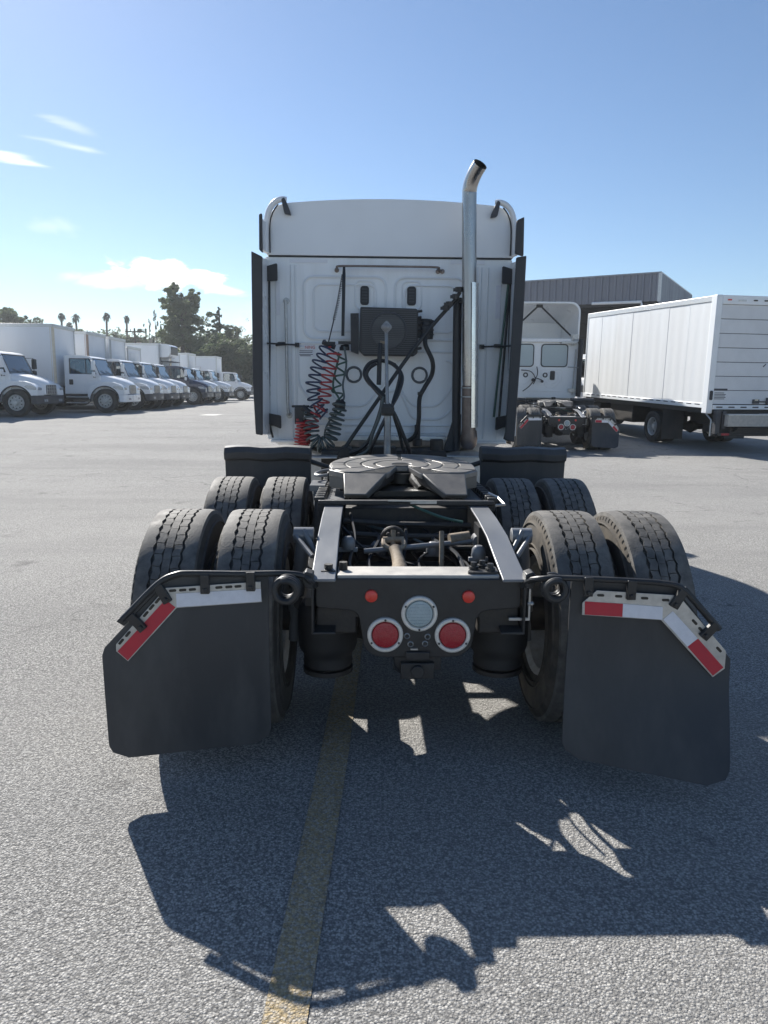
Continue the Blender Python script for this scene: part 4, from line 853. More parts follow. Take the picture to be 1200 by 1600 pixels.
    coil([(-.76, 6.82, 1.26), (-.775, 6.80, 1.18), (-.79, 6.80, 1.03)], .046, 9, .010, 'hose_red')
    coil([(-.44, 6.86, 1.90), (-.45, 6.85, 1.74), (-.49, 6.84, 1.60), (-.46, 6.84, 1.48)], .040, 4, .009, 'hose_green', 'coiled_cable')
    coil([(-.72, 6.80, 1.36), (-.72, 6.78, 1.24), (-.70, 6.76, 1.12), (-.62, 6.76, 1.075), (-.54, 6.76, 1.13), (-.50, 6.78, 1.28), (-.45, 6.80, 1.44)], .062, 17, .011, 'hose_grey', 'coiled_cable')
    hose([(-.42, 6.86, 1.96), (-.40, 6.84, 1.80), (-.43, 6.82, 1.62), (-.42, 6.80, 1.50), (-.47, 6.80, 1.42), (-.58, 6.80, 1.24), (-.60, 6.8, 1.12)], .009, 'hose_grey', 'trailer_cable')
    hose([(-.46, 6.85, 1.9), (-.52, 6.84, 1.62), (-.47, 6.82, 1.50), (-.44, 6.82, 1.40), (-.50, 6.82, 1.34)], .009, 'hose_green', 'trailer_cable')
    mb = MB(); mb.lathe([(-.05, .001), (-.05, .045), (.02, .05), (.04, .03), (.04, .001)], 'z', (-.455, 6.8, 1.44), 12); mb.cyl((-.50, 6.8, 1.42), (-.42, 6.8, 1.47), .03, 10); part(mb, 'glad_hand', 'black', T)
    mb = MB(); mb.box(-.87, -.79, 6.80, 6.86, 1.26, 1.42); mb.cyl((-.80, 6.8, 1.42), (-.70, 6.8, 1.34), .026, 10); mb.box(-.90, -.74, 6.84, 6.90, 1.41, 1.43); part(mb, 'glad_hand', 'plastic', T, .006)
    # exhaust stack
    st = sub('exhaust_stack', T)
    P = [(.722, 6.78, 1.14), (.718, 6.78, 1.5), (.690, 6.78, 2.53), (.672, 6.78, 3.20), (.672, 6.77, 3.30), (.684, 6.75, 3.36), (.708, 6.71, 3.42), (.742, 6.66, 3.475)]
    mb = MB(); mb.tube(smooth_path(P, 6), [.058] * 8 + [.0635] * (len(smooth_path(P, 6)) - 8), 28, cap=False); Pi = [(x, y, z) for x, y, z in smooth_path(P, 6)[-14:]]; mb.tube(Pi, .058, 24, cap=False); part(mb, 'pipe', 'chrome', st)
    mb = MB(); mb.lathe([(-.05, .001), (-.06, .04), (-.02, .072), (.04, .080), (.11, .070), (.13, .055)], 'z', (.728, 6.80, 1.10), 24); mb.tube([(.722, 6.78, 1.13), (.715, 6.78, 1.62)], .064, 24); part(mb, 'elbow', 'muffler', st)
    mb = MB()
    for z in (1.52, 1.60): mb.lathe([(-.006, .066), (-.004, .071), (.004, .071), (.006, .066)], 'z', (.712, 6.78, z), 24)
    part(mb, 'band_clamp', 'steel', st)
    mb = MB(); secs = []
    for (z, xc) in ((1.245, .719), (2.515, .690)):
        q = []
        for k in range(9): a = R(-80 + 72 * k / 8); q.append((xc + .078 * math.cos(a), 6.78 + .078 * math.sin(a), z))
        for k in range(8, -1, -1): a = R(-80 + 72 * k / 8); q.append((xc + .083 * math.cos(a), 6.78 + .083 * math.sin(a), z))
        secs.append(q)
    mb.loft(secs); part(mb, 'heat_shield', 'shield', st)
    mb = MB(); mb.tube([(.622, 6.88, 1.02), (.612, 6.88, 1.6), (.603, 6.88, 2.40)], .040, 12); mb.prism([(.50, 1.02), (.66, 1.02), (.66, 1.36), (.60, 1.36)], 'y', 6.86, 6.90); mb.cyl((.60, 6.88, 2.36), (.69, 6.79, 2.38), .022, 8); part(mb, 'stack_support', 'plastic', st, .003)
hero_cab(HERO)

# ------------------------------------------------------------------ second tractor (day cab) further back on the right
def place_on_ground(o, x, y, rz, dx_rear, dx_front, axis):
    pass
OFF2 = (0, 2.9, 0)
yr = 17.75; hd = R(-2.6)
p_rear = gz(yr + 1.2); p_front = gz(yr + 7.4)
DAY = thing('day_cab_tractor', 'white day cab tractor with tall open-backed roof fairing parked beside the box truck', 'truck', (4.60, yr, p_rear - (p_front - p_rear) / 6.2 * 1.2), (math.atan2(p_front - p_rear, 6.2), 0, hd))
for o in CHASSIS: copy_tree(o, DAY)
def day_cab(T):
    cab_front(T, 2.62, 7.13)
    mb = MB(); mb.prism(rrect(-1.14, 1.14, 1.10, 2.70, .06), 'y', 7.09, 7.13); wall = part(mb, 'rear_wall', 'white', T, .01)
    for s, x0, x1 in ((-1, -.88, -.16), (1, .10, .82)):
        mb = MB(); mb.prism(rrect(x0 - .03, x1 + .03, 1.99, 2.65, .10), 'y', 7.075, 7.09); wf = part(mb, 'rear_window', 'plastic', T)
        mb = MB(); mb.prism(rrect(x0, x1, 2.02, 2.62, .08), 'y', 7.068, 7.074); part(mb, 'pane', 'lens', wf)
    mb = MB(); Y = 7.09
    for s in (-1, 1):
        ridge(mb, rpoly([(s * .10, 1.92), (s * .72, 1.92), (s * .70, 1.62), (s * .50, 1.40), (s * .28, 1.40), (s * .10, 1.70)], .06), Y, .012); ridge(mb, rpoly([(s * .20, 1.84), (s * .62, 1.84), (s * .58, 1.62), (s * .46, 1.50), (s * .32, 1.50), (s * .20, 1.70)], .05), Y, .013)
    ridge(mb, [(-1.0, 1.30), (.7, 1.30)], Y, .012, False); part(mb, 'pressed_ribs', 'white', wall)
    for x in (-.35, .22):
        mb = MB(); mb.lathe([(0, .075), (-.015, .07), (-.015, .04), (0, .035)], 'y', (x, 7.09, 1.76), 20); part(mb, 'port_ring', 'darkbump', wall)
    mb = MB(); mb.prism(rrect(.36, .50, 1.62, 1.88, .03), 'y', 7.07, 7.09); part(mb, 'vent', 'plastic', wall)
    mb = MB()
    for P in ([(-.05, 7.0, 2.0), (-.02, 7.0, 1.85), (-.06, 6.95, 1.70), (-.25, 6.9, 1.45), (-.45, 6.85, 1.3)], [(-.08, 7.0, 1.68), (.1, 6.98, 1.62), (.12, 7.0, 1.56)], [(-.5, 7.0, 1.90), (-.22, 6.98, 1.86), (-.08, 6.98, 1.66), (-.14, 6.95, 1.5)]): mb.tube(smooth_path(P), .014, 6)
    mb.lathe([(-.03, .001), (-.03, .05), (.03, .05), (.03, .001)], 'y', (-.14, 6.99, 1.62), 12); mb.lathe([(-.03, .001), (-.03, .04), (.03, .04), (.03, .001)], 'y', (.12, 6.99, 1.58), 12); part(mb, 'service_hose', 'hose_black', T)
    mb = MB(); mb.prism(rrect(-1.12, 1.12, 2.70, 2.80, .03), 'y', 7.0, 7.2); part(mb, 'roof_edge', 'white_clean', T, .01)
    # roof fairing: a hollow shell, open to the rear, two struts inside
    def sh(y, w, zt, t):
        q = [(-w, y, 2.80)]
        for k in range(9): a = R(180 - 90 * k / 8); q.append((-w + .28 + .28 * math.cos(a), y, zt - .28 + .28 * math.sin(a)))
        for k in range(9): a = R(90 - 90 * k / 8); q.append((w - .28 + .28 * math.cos(a), y, zt - .28 + .28 * math.sin(a)))
        q.append((w, y, 2.80)); inner = [(x * (w - t) / w, y, 2.80 + (z - 2.80) * (zt - 2.80 - t) / (zt - 2.80)) for x, _, z in q][::-1]
        return q + inner
    mb = MB(); mb.loft([sh(7.05, 1.14, 3.83, .05), sh(7.5, 1.13, 3.80, .05), sh(8.1, 1.08, 3.62, .05), sh(8.7, 1.0, 3.36, .05)]); rf = part(mb, 'roof_fairing', 'white_clean', T, .01)
    def nose(y, w, zt): return [(-w, y, 2.63), (-w, y, zt - .2), (-w + .2, y, zt), (w - .2, y, zt), (w, y, zt - .2), (w, y, 2.63)]
    mb = MB(); mb.loft([nose(8.68, 1.0, 3.35), nose(9.1, .9, 3.08), nose(9.4, .75, 2.84)]); part(mb, 'fairing_nose', 'white_clean', rf, .02)
    mb = MB()
    for s in (-1, 1): mb.cyl((s * .06, 7.3, 3.70), (s * .98, 7.2, 2.84), .025, 8)
    mb.box(-.09, .09, 7.26, 7.34, 3.68, 3.76); part(mb, 'fairing_struts', 'black', rf)
    mb = MB(); mb.box(.62, 1.08, 6.96, 7.08, 2.66, 2.72); mb.box(.90, 1.10, 7.0, 7.1, 2.74, 2.92); mb.cyl((.95, 7.0, 2.60), (.95, 7.0, 2.9), .03, 8); part(mb, 'work_light_bar', 'steel', T)
    for s in (-1, 1):
        mb = MB(); mb.prism([(s * 1.15, 1.15), (s * 1.20, 1.15), (s * 1.20, 2.78), (s * 1.15, 2.78)], 'y', 6.72, 7.15); part(mb, 'side_extender', 'ext_rubber', T, .01)
        mb = MB(); mb.cyl((s * 1.02, 7.03, 1.2), (s * 1.06, 7.03, 2.5), .016, 8); mb.cyl((s * .86, 7.05, 2.0), (s * 1.15, 6.98, 1.98), .012, 6); mb.box(*sorted((s * .9, s * 1.1)), 6.98, 7.08, 1.28, 1.38); part(mb, 'extender_strut', 'steel', T)
OFF = OFF2
day_cab(DAY)
OFF = (0, 0, 0)
# ------------------------------------------------------------------ box trucks
CACHE = {}
def cpart(key, name, m, parent, fn, bevel=0, seg=2, smooth=35):
    k = (key, m)
    if k not in CACHE:
        mb = MB(); fn(mb); CACHE[k] = mb.mesh(name, (0, 0, 0), smooth)
    return link(name, CACHE[k], m, parent, bevel, seg)

def truck_cab(T, paint='white_clean', bump='darkbump', style='a'):
    # origin: ground under the middle of the front bumper; +x forward; the camera sees the -y side
    W_ = 1.02
    b = cpart('cabbody', 'cab_body', paint, T, lambda m: m.prism(rpoly([(-1.08, .85), (-1.08, 1.56), (-1.25, 1.62), (-2.55, 1.64), (-2.58, .78), (-1.5, .78)], [.02, .05, .05, .03, .05, .05]), 'y', -W_, W_), .03, 3)
    cpart('cabroof', 'cab_roof', paint, T, lambda m: m.prism(rpoly([(-1.40, 2.27), (-1.52, 2.36), (-1.9, 2.41), (-2.5, 2.41), (-2.58, 2.36), (-2.58, 2.27)], [.02, .06, .06, .06, .04, 0]), 'y', -.955, .955), .04, 3)
    for s in (-1, 1):
        cpart(('apil', s), 'front_pillar', paint, T, lambda m: m.loft([[(-1.10, s * 1.0, 1.58), (-1.22, s * 1.01, 1.58), (-1.22, s * .93, 1.58), (-1.12, s * .93, 1.58)], [(-1.41, s * .93, 2.30), (-1.52, s * .945, 2.30), (-1.52, s * .87, 2.30), (-1.43, s * .87, 2.30)]]), .015)
        cpart(('bpil', s), 'rear_pillar', paint, T, lambda m: m.box(-2.535, -2.36, *sorted((s * .90, s * 1.0)), 1.62, 2.29), .015)
    cpart('cabback', 'cab_back', paint, T, lambda m: m.box(-2.58, -2.54, -.97, .97, 1.62, 2.29), .015)
    cpart('wind', 'windshield', 'glass', T, lambda m: m.loft([[(-1.12, -.95, 1.585), (-1.12, .95, 1.585), (-1.13, .95, 1.585), (-1.13, -.95, 1.585)], [(-1.425, -.89, 2.285), (-1.425, .89, 2.285), (-1.435, .89, 2.285), (-1.435, -.89, 2.285)]]))
    def wfr(m):
        m.tube([(-1.105, -.95, 1.60), (-1.41, -.89, 2.28), (-1.41, .89, 2.28), (-1.105, .95, 1.60), (-1.105, -.95, 1.60)], .018, 6)
        m.tube([(-1.10, -.1, 1.61), (-1.18, -.55, 1.78)], .010, 5); m.tube([(-1.10, .55, 1.61), (-1.18, .1, 1.78)], .010, 5)
    cpart('windfr', 'windshield_seal', 'plastic', T, wfr)
    for s in (-1, 1):
        cpart(('sw', s), 'side_window', 'glass', T, lambda m: m.loft([[(-1.24, s * .985, 1.62), (-2.36, s * .985, 1.62), (-2.36, s * .978, 1.62), (-1.24, s * .978, 1.62)], [(-1.52, s * .94, 2.27), (-2.36, s * .94, 2.27), (-2.36, s * .933, 2.27), (-1.52, s * .933, 2.27)]]))
        cpart(('swf', s), 'window_seal', 'plastic', T, lambda m: m.tube([(-1.27, s * .995, 1.63), (-1.53, s * .95, 2.26), (-2.34, s * .95, 2.26), (-2.34, s * .995, 1.63), (-1.27, s * .995, 1.63)], .022, 6).tube([(-1.66, s * .99, 1.63), (-1.68, s * .95, 2.26)], .014, 6))
        d = cpart(('dr', s), 'door', paint, T, lambda m: m.prism(rpoly([(-1.28, .95), (-1.22, 1.59), (-2.42, 1.61), (-2.42, .84), (-1.5, .84)], .04), 'y', s * 1.021, s * 1.04), .008)
        cpart(('dh', s), 'door_handle', 'plastic', d, lambda m: m.prism(rrect(-2.36, -2.2, 1.18, 1.40, .03), 'y', s * 1.04, s * 1.065))
        def mir(m):
            m.prism(rrect(-1.30, -1.17, 1.78, 2.18, .04), 'y', s * 1.24, s * 1.44); m.prism(rrect(-1.29, -1.18, 1.52, 1.72, .03), 'y', s * 1.25, s * 1.42)
        mr = cpart(('mi', s), 'mirror', 'white_clean' if s < 0 else 'plastic', T, mir, .02)
        cpart(('ma', s), 'mirror_arm', 'plastic', mr, lambda m: m.tube([(-1.42, s * .96, 2.2), (-1.25, s * 1.30, 2.2), (-1.24, s * 1.32, 1.48), (-1.26, s * 1.0, 1.5)], .016, 6))
        def fen(m):
            arch = [(-.88 + .60 * math.cos(R(a)), .52 + .60 * math.sin(R(a))) for a in range(0, 181, 12)]
            out = [(-1.60, .70), (-1.58, .98), (-1.40, 1.18), (-1.05, 1.31), (-.55, 1.30), (-.28, 1.22), (-.12, 1.10), (-.06, .95), (-.06, .78), (-.26, .78)]
            m.prism(out + arch, 'y', s * .62, s * 1.14)
        f = cpart(('fe', s), 'fender', paint, T, fen, .035, 3)
        cpart(('fa', s), 'wheel_arch_trim', 'plastic', f, lambda m: m.tube([(-.88 + .605 * math.cos(R(a)), s * 1.135, .52 + .605 * math.sin(R(a))) for a in range(-5, 186, 10)], .026, 6))
        def hl(m):
            m.prism(rpoly([(-.10, .98), (-.09, 1.06), (-.22, 1.14), (-.46, 1.15), (-.54, 1.11), (-.40, 1.01)], .03), 'y', s * 1.139, s * 1.15); m.prism(rpoly([(s * .80, .97), (s * .80, 1.06), (s * 1.10, 1.10), (s * 1.12, .98)], .02), 'x', -.062, -.045)
        cpart(('hl', s), 'headlight', 'frost', T, hl, .004)
    def hood(m):
        def sec(x, w, zt, zb, e=.14): return [(x, -w, zb), (x, -w, zt - e), (x, -w + e * .4, zt - e * .35), (x, -w + e, zt), (x, 0, zt + .015), (x, w - e, zt), (x, w - e * .4, zt - e * .35), (x, w, zt - e), (x, w, zb)]
        m.loft([sec(-1.16, .94, 1.60, .8), sec(-.85, .88, 1.53, .8), (sec(-.45, .78, 1.42, .8)), sec(-.16, .66, 1.30, .8), sec(-.05, .52, 1.20, .8)])
    cpart('hood', 'bonnet', paint, T, hood, .02, 3, 50)
    g = cpart('grille', 'grille', 'plastic', T, lambda m: m.prism(rrect(-.43, .43, .82, 1.17, .05), 'x', -.055, -.03))
    def bars(m):
        for k in range(6): m.box(-.03, -.012, -.41, .41, .845 + .054 * k, .870 + .054 * k)
        for y in (-.41, -.2, 0, .2, .41): m.box(-.028, -.016, y - .010, y + .010, .83, 1.16)
    cpart('bars', 'grille_bars', 'alu' if style != 'n' else 'darkbump', g, bars)
    def bmp(m):
        m.prism(rpoly([(-.32, -1.16), (-.10, -1.15), (.0, -1.02), (.03, 0), (.0, 1.02), (-.10, 1.15), (-.32, 1.16)], .05), 'z', .46, .775)
    bp = cpart('bump', 'bumper', bump, T, bmp, .02)
    def fogs(m):
        for y in (-.72, -.55, .55, .72): m.box(.008, .03, y - .055, y + .055, .55, .64)
    cpart('fog', 'fog_lamps', 'frost', bp, fogs)
    def low(m):
        m.box(-2.55, -1.55, -1.06, 1.06, .55, .80)
    cpart('sill', 'cab_sill', 'black', T, low, .02)
    def step(m):
        for s in (-1, 1):
            for z in (.40, .64): m.box(-2.5, -1.62, *sorted((s * 1.04, s * 1.14)), z, z + .05)
    cpart('steps', 'steps', 'alu', T, step, .01)
    def interior(m):
        m.box(-1.35, -1.15, -.9, .9, 1.45, 1.68)
        for y in (-.5, .5): m.prism(rpoly([(-2.35, 1.5), (-2.42, 2.05), (-2.30, 2.2), (-2.2, 2.15), (-2.15, 1.5)], .05), 'y', y - .24, y + .24)
        m.lathe([(-.012, .20), (0, .212), (.012, .20)], 'x', (-1.55, .5, 1.72), 20)
    cpart('interior', 'cab_interior', 'seat', T, interior, .03)
    wheel2(T, (-.88, -.99, .515), -1, .02); wheel2(T, (-.88, .99, .515), 1, .02)
    cpart('axf', 'front_axle', 'grime', T, lambda m: m.cyl((-.88, -.9, .5), (-.88, .9, .5), .06, 10))
def wheel2(T, loc, s, depth, scale=1.0, treaded=False):
    w = wheel(T, loc, s, depth, scale=scale, treaded=treaded); w.rotation_euler = (0, 0, R(90)); return w

def truck_chassis(T, rear_axle, tail, sc=1.0, z=.515):
    def fr(m):
        for s in (-1, 1): m.box(tail, -.5, *sorted((s * .40, s * .48)), .74, 1.0)
    cpart(('fr', tail), 'frame', 'black', T, fr, .006)
    cpart(('ax', rear_axle, z), 'rear_axle', 'grime', T, lambda m: m.tube([(rear_axle, -.9, z), (rear_axle, -.2, z), (rear_axle, 0, z), (rear_axle, .2, z), (rear_axle, .9, z)], [.07, .09, .18, .09, .07], 12))
    for s in (-1, 1):
        wheel2(T, (rear_axle, s * 1.05, z), s, .16, sc); wheel2(T, (rear_axle, s * .72, z), s, .02, sc)
    cpart('tank', 'fuel_tank', 'alu', T, lambda m: m.lathe([(-3.8, .001), (-3.8, .27), (-2.9, .27), (-2.9, .001)], 'x', (0, -.78, .66), 20))
    cpart('batt', 'battery_box', 'black', T, lambda m: m.box(-3.6, -2.8, .55, 1.0, .5, .9), .02)

def van_body(T, x0, x1, z0, z1, front='box', post='cream', side_door=False, hw=1.25):
    k = ('van', x0, x1, z0, z1)
    cpart(k + ('s',), 'side_wall', 'box', T, lambda m: m.box(x1, x0 - .06, -hw, -hw + .04, z0 + .08, z1 - .10))
    cpart(k + ('s2',), 'side_wall', 'box', T, lambda m: m.box(x1, x0 - .06, hw - .04, hw, z0 + .08, z1 - .10))
    cpart(k + ('f',), 'front_wall', front, T, lambda m: m.box(x0 - .05, x0 - .02, -hw + .10, hw - .10, z0 + .08, z1 - .12))
    cpart(k + ('r',), 'roof', 'trim', T, lambda m: m.box(x1, x0 - .05, -hw + .03, hw - .03, z1 - .06, z1 - .02), .02)
    cpart(k + ('fl',), 'floor', 'black', T, lambda m: m.box(x1, x0 - .05, -hw + .05, hw - .05, z0 - .1, z0 + .02))
    for s in (-1, 1):
        def pst(m):
            pts = [(x0 - .12, s * (hw + .006)), (x0 - .03, s * (hw - .02)), (x0 + .012, s * (hw - .09)), (x0 + .012, s * (hw - .16)), (x0 - .03, s * (hw - .16)), (x0 - .12, s * (hw - .04))]
            m.prism(pts, 'z', z0, z1 - .12)
        cpart(k + ('p', s), 'corner_post', post if s < 0 else 'trim', T, pst, .01)
        cpart(k + ('tr', s), 'top_rail', 'trim', T, lambda m: m.box(x1, x0, *sorted((s * (hw - .05), s * (hw + .012))), z1 - .13, z1), .012)
        cpart(k + ('br', s), 'bottom_rail', 'trim', T, lambda m: m.box(x1, x0, *sorted((s * (hw - .05), s * (hw + .012))), z0, z0 + .10), .008)
        cpart(k + ('rp', s), 'rear_post', 'trim', T, lambda m: m.box(x1 - .05, x1 + .05, *sorted((s * (hw - .12), s * (hw + .015))), z0, z1), .01)
    cpart(k + ('tf',), 'front_cap', 'trim', T, lambda m: m.box(x0 - .10, x0 + .02, -hw + .06, hw - .06, z1 - .15, z1 + .003), .02)
    cpart(k + ('rd',), 'rear_door', 'door', T, lambda m: m.box(x1 - .03, x1, -hw + .12, hw - .12, z0 + .05, z1 - .15))
    if side_door:
        d = cpart(k + ('sd',), 'side_door', 'box', T, lambda m: m.box(x0 - 2.2, x0 - 1.35, -hw - .03, -hw, z0 + .15, z1 - .9), .01)
        cpart(k + ('sdf',), 'door_frame', 'trim', d, lambda m: m.tube([(x0 - 2.2, -hw - .03, z0 + .15), (x0 - 2.2, -hw - .03, z1 - .9), (x0 - 1.35, -hw - .03, z1 - .9), (x0 - 1.35, -hw - .03, z0 + .15)], .035, 6))

def front_door(T, x0, z0, z1):
    cpart(('fpanel', x0), 'front_hatch', 'box_sunny', T, lambda m: m.box(x0 - .02, x0 + .005, -.75, .75, z0 + 1.2, z1 - .35), .01)
def reefer(T, x0, z1):
    u = cpart('reef', 'refrigeration_unit', 'white_clean', T, lambda m: m.prism(rpoly([(x0 - .02, z1 - .85), (x0 - .02, z1 - .02), (x0 + .42, z1 - .02), (x0 + .62, z1 - .12), (x0 + .62, z1 - .62), (x0 + .45, z1 - .85)], [0, .03, .1, .08, .12, .1]), 'y', -.95, .95), .04, 3)
    cpart('reefg', 'unit_grille', 'plastic', u, lambda m: m.box(x0 + .60, x0 + .64, -.75, .9, z1 - .66, z1 - .16), .01)
    def rk(m):
        for y in (-.9, .9): m.box(x0, x0 + .75, y - .02, y + .02, z1 - 1.12, z1 - 1.08); m.tube([(x0, y, z1 - 1.5), (x0 + .12, y, z1 - 1.1)], .02, 5)
        for k_ in range(6): m.box(x0 + .12 * k_, x0 + .12 * k_ + .03, -.9, .9, z1 - 1.085, z1 - 1.06)
        m.box(x0 - .02, x0 + .04, -.95, -.9, z1 - 1.6, z1 - .85)
    cpart('reefr', 'catwalk', 'darkbump', u, rk)

ROW = [  # bumper x, centre y, label, options
    (-12.2, 28.9, 'white box truck with charcoal bumper nearest the left edge, cut off by the frame', dict(top=3.62)),
    (-10.4, 33.05, 'white box truck with a white bumper and corner post tinted with a cream reflection, second from the left', dict(top=3.66, bump='white_clean', post='cream')),
    (-10.42, 36.95, 'white box truck just behind the one with the white bumper, corner post tinted with a tan reflection', dict(top=3.64, post='brown')),
    (-10.35, 39.85, 'white box truck second behind the white-bumper truck, plain silver corner posts', dict(top=3.60, post='trim')),
    (-10.5, 43.05, 'white box truck with low box and front hatch, parked beside the dark blue cab', dict(top=3.32, hatch=True, post='trim')),
    (-10.3, 48.65, 'dark blue box truck with a refrigeration unit over its cab', dict(top=3.78, paint='navy', reefer=True, post='trim')),
    (-10.45, 52.0, 'white box truck on the far side of the dark blue cab', dict(top=3.40, hatch=True, post='cream')),
    (-10.3, 56.3, 'white box truck second from the far end of the left row', dict(top=3.55, hatch=True, post='trim')),
    (-10.2, 66.0, 'white box truck with a side door at the far end of the left row', dict(top=3.72, side_door=True, post='trim', style='n')),
]
for i, (bx_, cy_, lab, o) in enumerate(ROW):
    T = thing('box_truck', lab, 'truck', (bx_, cy_, gz(cy_)), (0, 0, R(random.uniform(-.8, .8))), 'box trucks parked in a row along the left side')
    truck_cab(T, o.get('paint', 'white_clean'), o.get('bump', 'darkbump'), o.get('style', 'a'))
    truck_chassis(T, -6.3, -9.6)
    van_body(T, -2.85, -10.0, 1.06, o['top'], 'box', o.get('post', 'cream'), o.get('side_door', False))
    if o.get('hatch'): front_door(T, -2.85, 1.06, o['top'])
    if o.get('reefer'): reefer(T, -2.85, o['top'])

# ------------------------------------------------------------------ box truck on the right, seen from behind
def right_truck():
    ang = math.atan2(6.7, -1.05); X1, X0, HW, Z0, Z1 = -9.5, -2.82, 1.25, 1.06, 3.66
    c, s = math.cos(ang), math.sin(ang); rx, ry = 7.86, 17.6
    lx = rx - (X1 * c - HW * s); ly = ry - (X1 * s + HW * c)
    za = gz(ly + (-7.0) * s); zb = gz(ly - .88 * s); pitch = -math.atan2(zb - za, 6.12)
    T = thing('box_truck', 'white box truck with roll-up rear door and folded liftgate at the right edge', 'truck', (lx, ly, za + (zb - za) * 7.0 / 6.12), (0, pitch, ang))
    T.rotation_mode = 'XYZ'
    truck_cab(T); truck_chassis(T, -7.0, -9.1, .84, .435)
    # side sheets, one by one
    for sd in (1, -1):
        n = 7; wd = (X0 - X1 - .16) / n
        for k in range(n):
            xa = X1 + .10 + k * wd; dy = .004 * (k % 2)
            def fn(m, xa=xa, dy=dy, sd=sd):
                # slightly rippled sheet
                NX = 12; q = []
                for i in range(NX + 1):
                    x = xa + (wd - .002) * i / NX; r_ = .0028 * math.sin(i * 1.3 + xa * 5 + 2 * math.sin(xa * 7)) * (1 if 0 < i < NX else 0)
                    q.append((x, r_))
                vs = []; 
                for (x, r_) in q:
                    for (z, f) in ((Z0 + .12, .2), (Z0 + .9, 1), (Z0 + 1.7, .8), (Z1 - .14, .1)): vs.append((x, sd * (HW - dy + r_ * f), z))
                fs = [(i * 4 + j, i * 4 + j + 1, (i + 1) * 4 + j + 1, (i + 1) * 4 + j) for i in range(NX) for j in range(3)]; m.add(vs, fs)
                m.box(xa, xa + wd - .006, *sorted((sd * (HW - .04), sd * (HW - .02))), Z0 + .1, Z1 - .1)
            cpart(('rs', sd, k), 'side_panel', 'box_sunny', T, fn, 0, 2, 60)
            cpart(('rsj', sd, k), 'panel_joint', 'box_sunny', T, lambda m, xa=xa, sd=sd: m.box(xa - .006, xa + .006, *sorted((sd * (HW - .01), sd * (HW + .0015))), Z0 + .1, Z1 - .12))
        cpart(('rtr', sd), 'top_rail', 'trim', T, lambda m: m.box(X1, X0, *sorted((sd * (HW - .05), sd * (HW + .015))), Z1 - .14, Z1), .012)
        cpart(('rbr', sd), 'bottom_rail', 'white', T, lambda m: m.box(X1, X0, *sorted((sd * (HW - .05), sd * (HW + .015))), Z0, Z0 + .12), .01)
        def dash(m):
            for k in range(18): m.box(X1 + .25 + k * .35, X1 + .25 + k * .35 + .2, *sorted((sd * (HW + .015), sd * (HW + .019))), Z0 + .075, Z0 + .095)
        cpart(('rda', sd), 'rail_marks', 'decal_dk', T, dash)
        p = cpart(('rrp', sd), 'rear_post', 'white', T, lambda m: m.box(X1 - .06, X1 + .16, *sorted((sd * (HW - .13), sd * (HW + .02))), Z0 - .12, Z1 + .01), .02)
        cpart(('rmk', sd), 'post_lamp', 'plastic', p, lambda m: m.prism(rrect(sd * (HW - .055) - .035, sd * (HW - .055) + .035, Z0 + .2, Z0 + .42, .03), 'x', X1 - .085, X1 - .06))
        cpart(('rfp', sd), 'front_post', 'trim', T, lambda m: m.box(X0 - .08, X0 + .02, *sorted((sd * (HW - .12), sd * (HW + .012))), Z0, Z1 - .02), .02)
    cpart('rroof', 'roof', 'trim', T, lambda m: m.box(X1, X0, -HW + .03, HW - .03, Z1 - .06, Z1 - .015), .02)
    cpart('rfront', 'front_wall', 'box', T, lambda m: m.box(X0 - .04, X0 - .01, -HW + .1, HW - .1, Z0, Z1 - .05))
    cpart('rfloor', 'floor', 'black', T, lambda m: m.box(X1 + .05, X0 - .05, -HW + .06, HW - .06, Z0 - .12, Z0 + .01))
    h = cpart('rhead', 'rear_header', 'white', T, lambda m: m.box(X1 - .055, X1 + .15, -HW + .13, HW - .13, Z1 - .20, Z1 + .005), .015)
    for y in (.95, .28, 0, -.28, -.95): cpart(('hm', y), 'header_lamp', 'redmark' if abs(y) > .5 else 'grime', h, lambda m: m.prism(rrect(y - .05, y + .05, Z1 - .115, Z1 - .085, .012), 'x', X1 - .07, X1 - .055))
    cpart('hplate', 'header_plate', 'trim', h, lambda m: m.prism(rrect(.52, .72, Z1 - .13, Z1 - .09, .01), 'x', X1 - .062, X1 - .055))
    door = sub('roll_up_door', T); n = 7; hh = (Z1 - .20 - Z0 - .10) / n
    for k in range(n):
        za_ = Z0 + .10 + k * hh
        cpart(('rdp', k), 'door_panel', 'door', door, lambda m, za_=za_: m.box(X1 - .02, X1 + .01, -HW + .13, HW - .13, za_ + .006, za_ + hh - .006), .006)
    cpart('rdb', 'door_backing', 'grime', door, lambda m: m.box(X1 + .015, X1 + .03, -HW + .12, HW - .12, Z0, Z1 - .15))
    def dec(m):
        m.box(X1 - .024, X1 - .0205, .75, 1.10, Z0 + .42, Z0 + .47)
        for k, w in enumerate((.25, .3, .28, .3, .27)): m.box(X1 - .024, X1 - .0205, 1.08 - w, 1.08, Z0 + .36 - k * .035, Z0 + .375 - k * .035)
    cpart('rdec', 'door_decal', 'decal_dk', door, dec)
    cpart('rscuff', 'door_scuff', 'decal_dk', door, lambda m: m.prism([(-.12, Z0 + 1.0), (-.19, Z0 + 1.06), (-.21, Z0 + 1.05), (-.14, Z0 + .98)], 'x', X1 - .023, X1 - .0205))
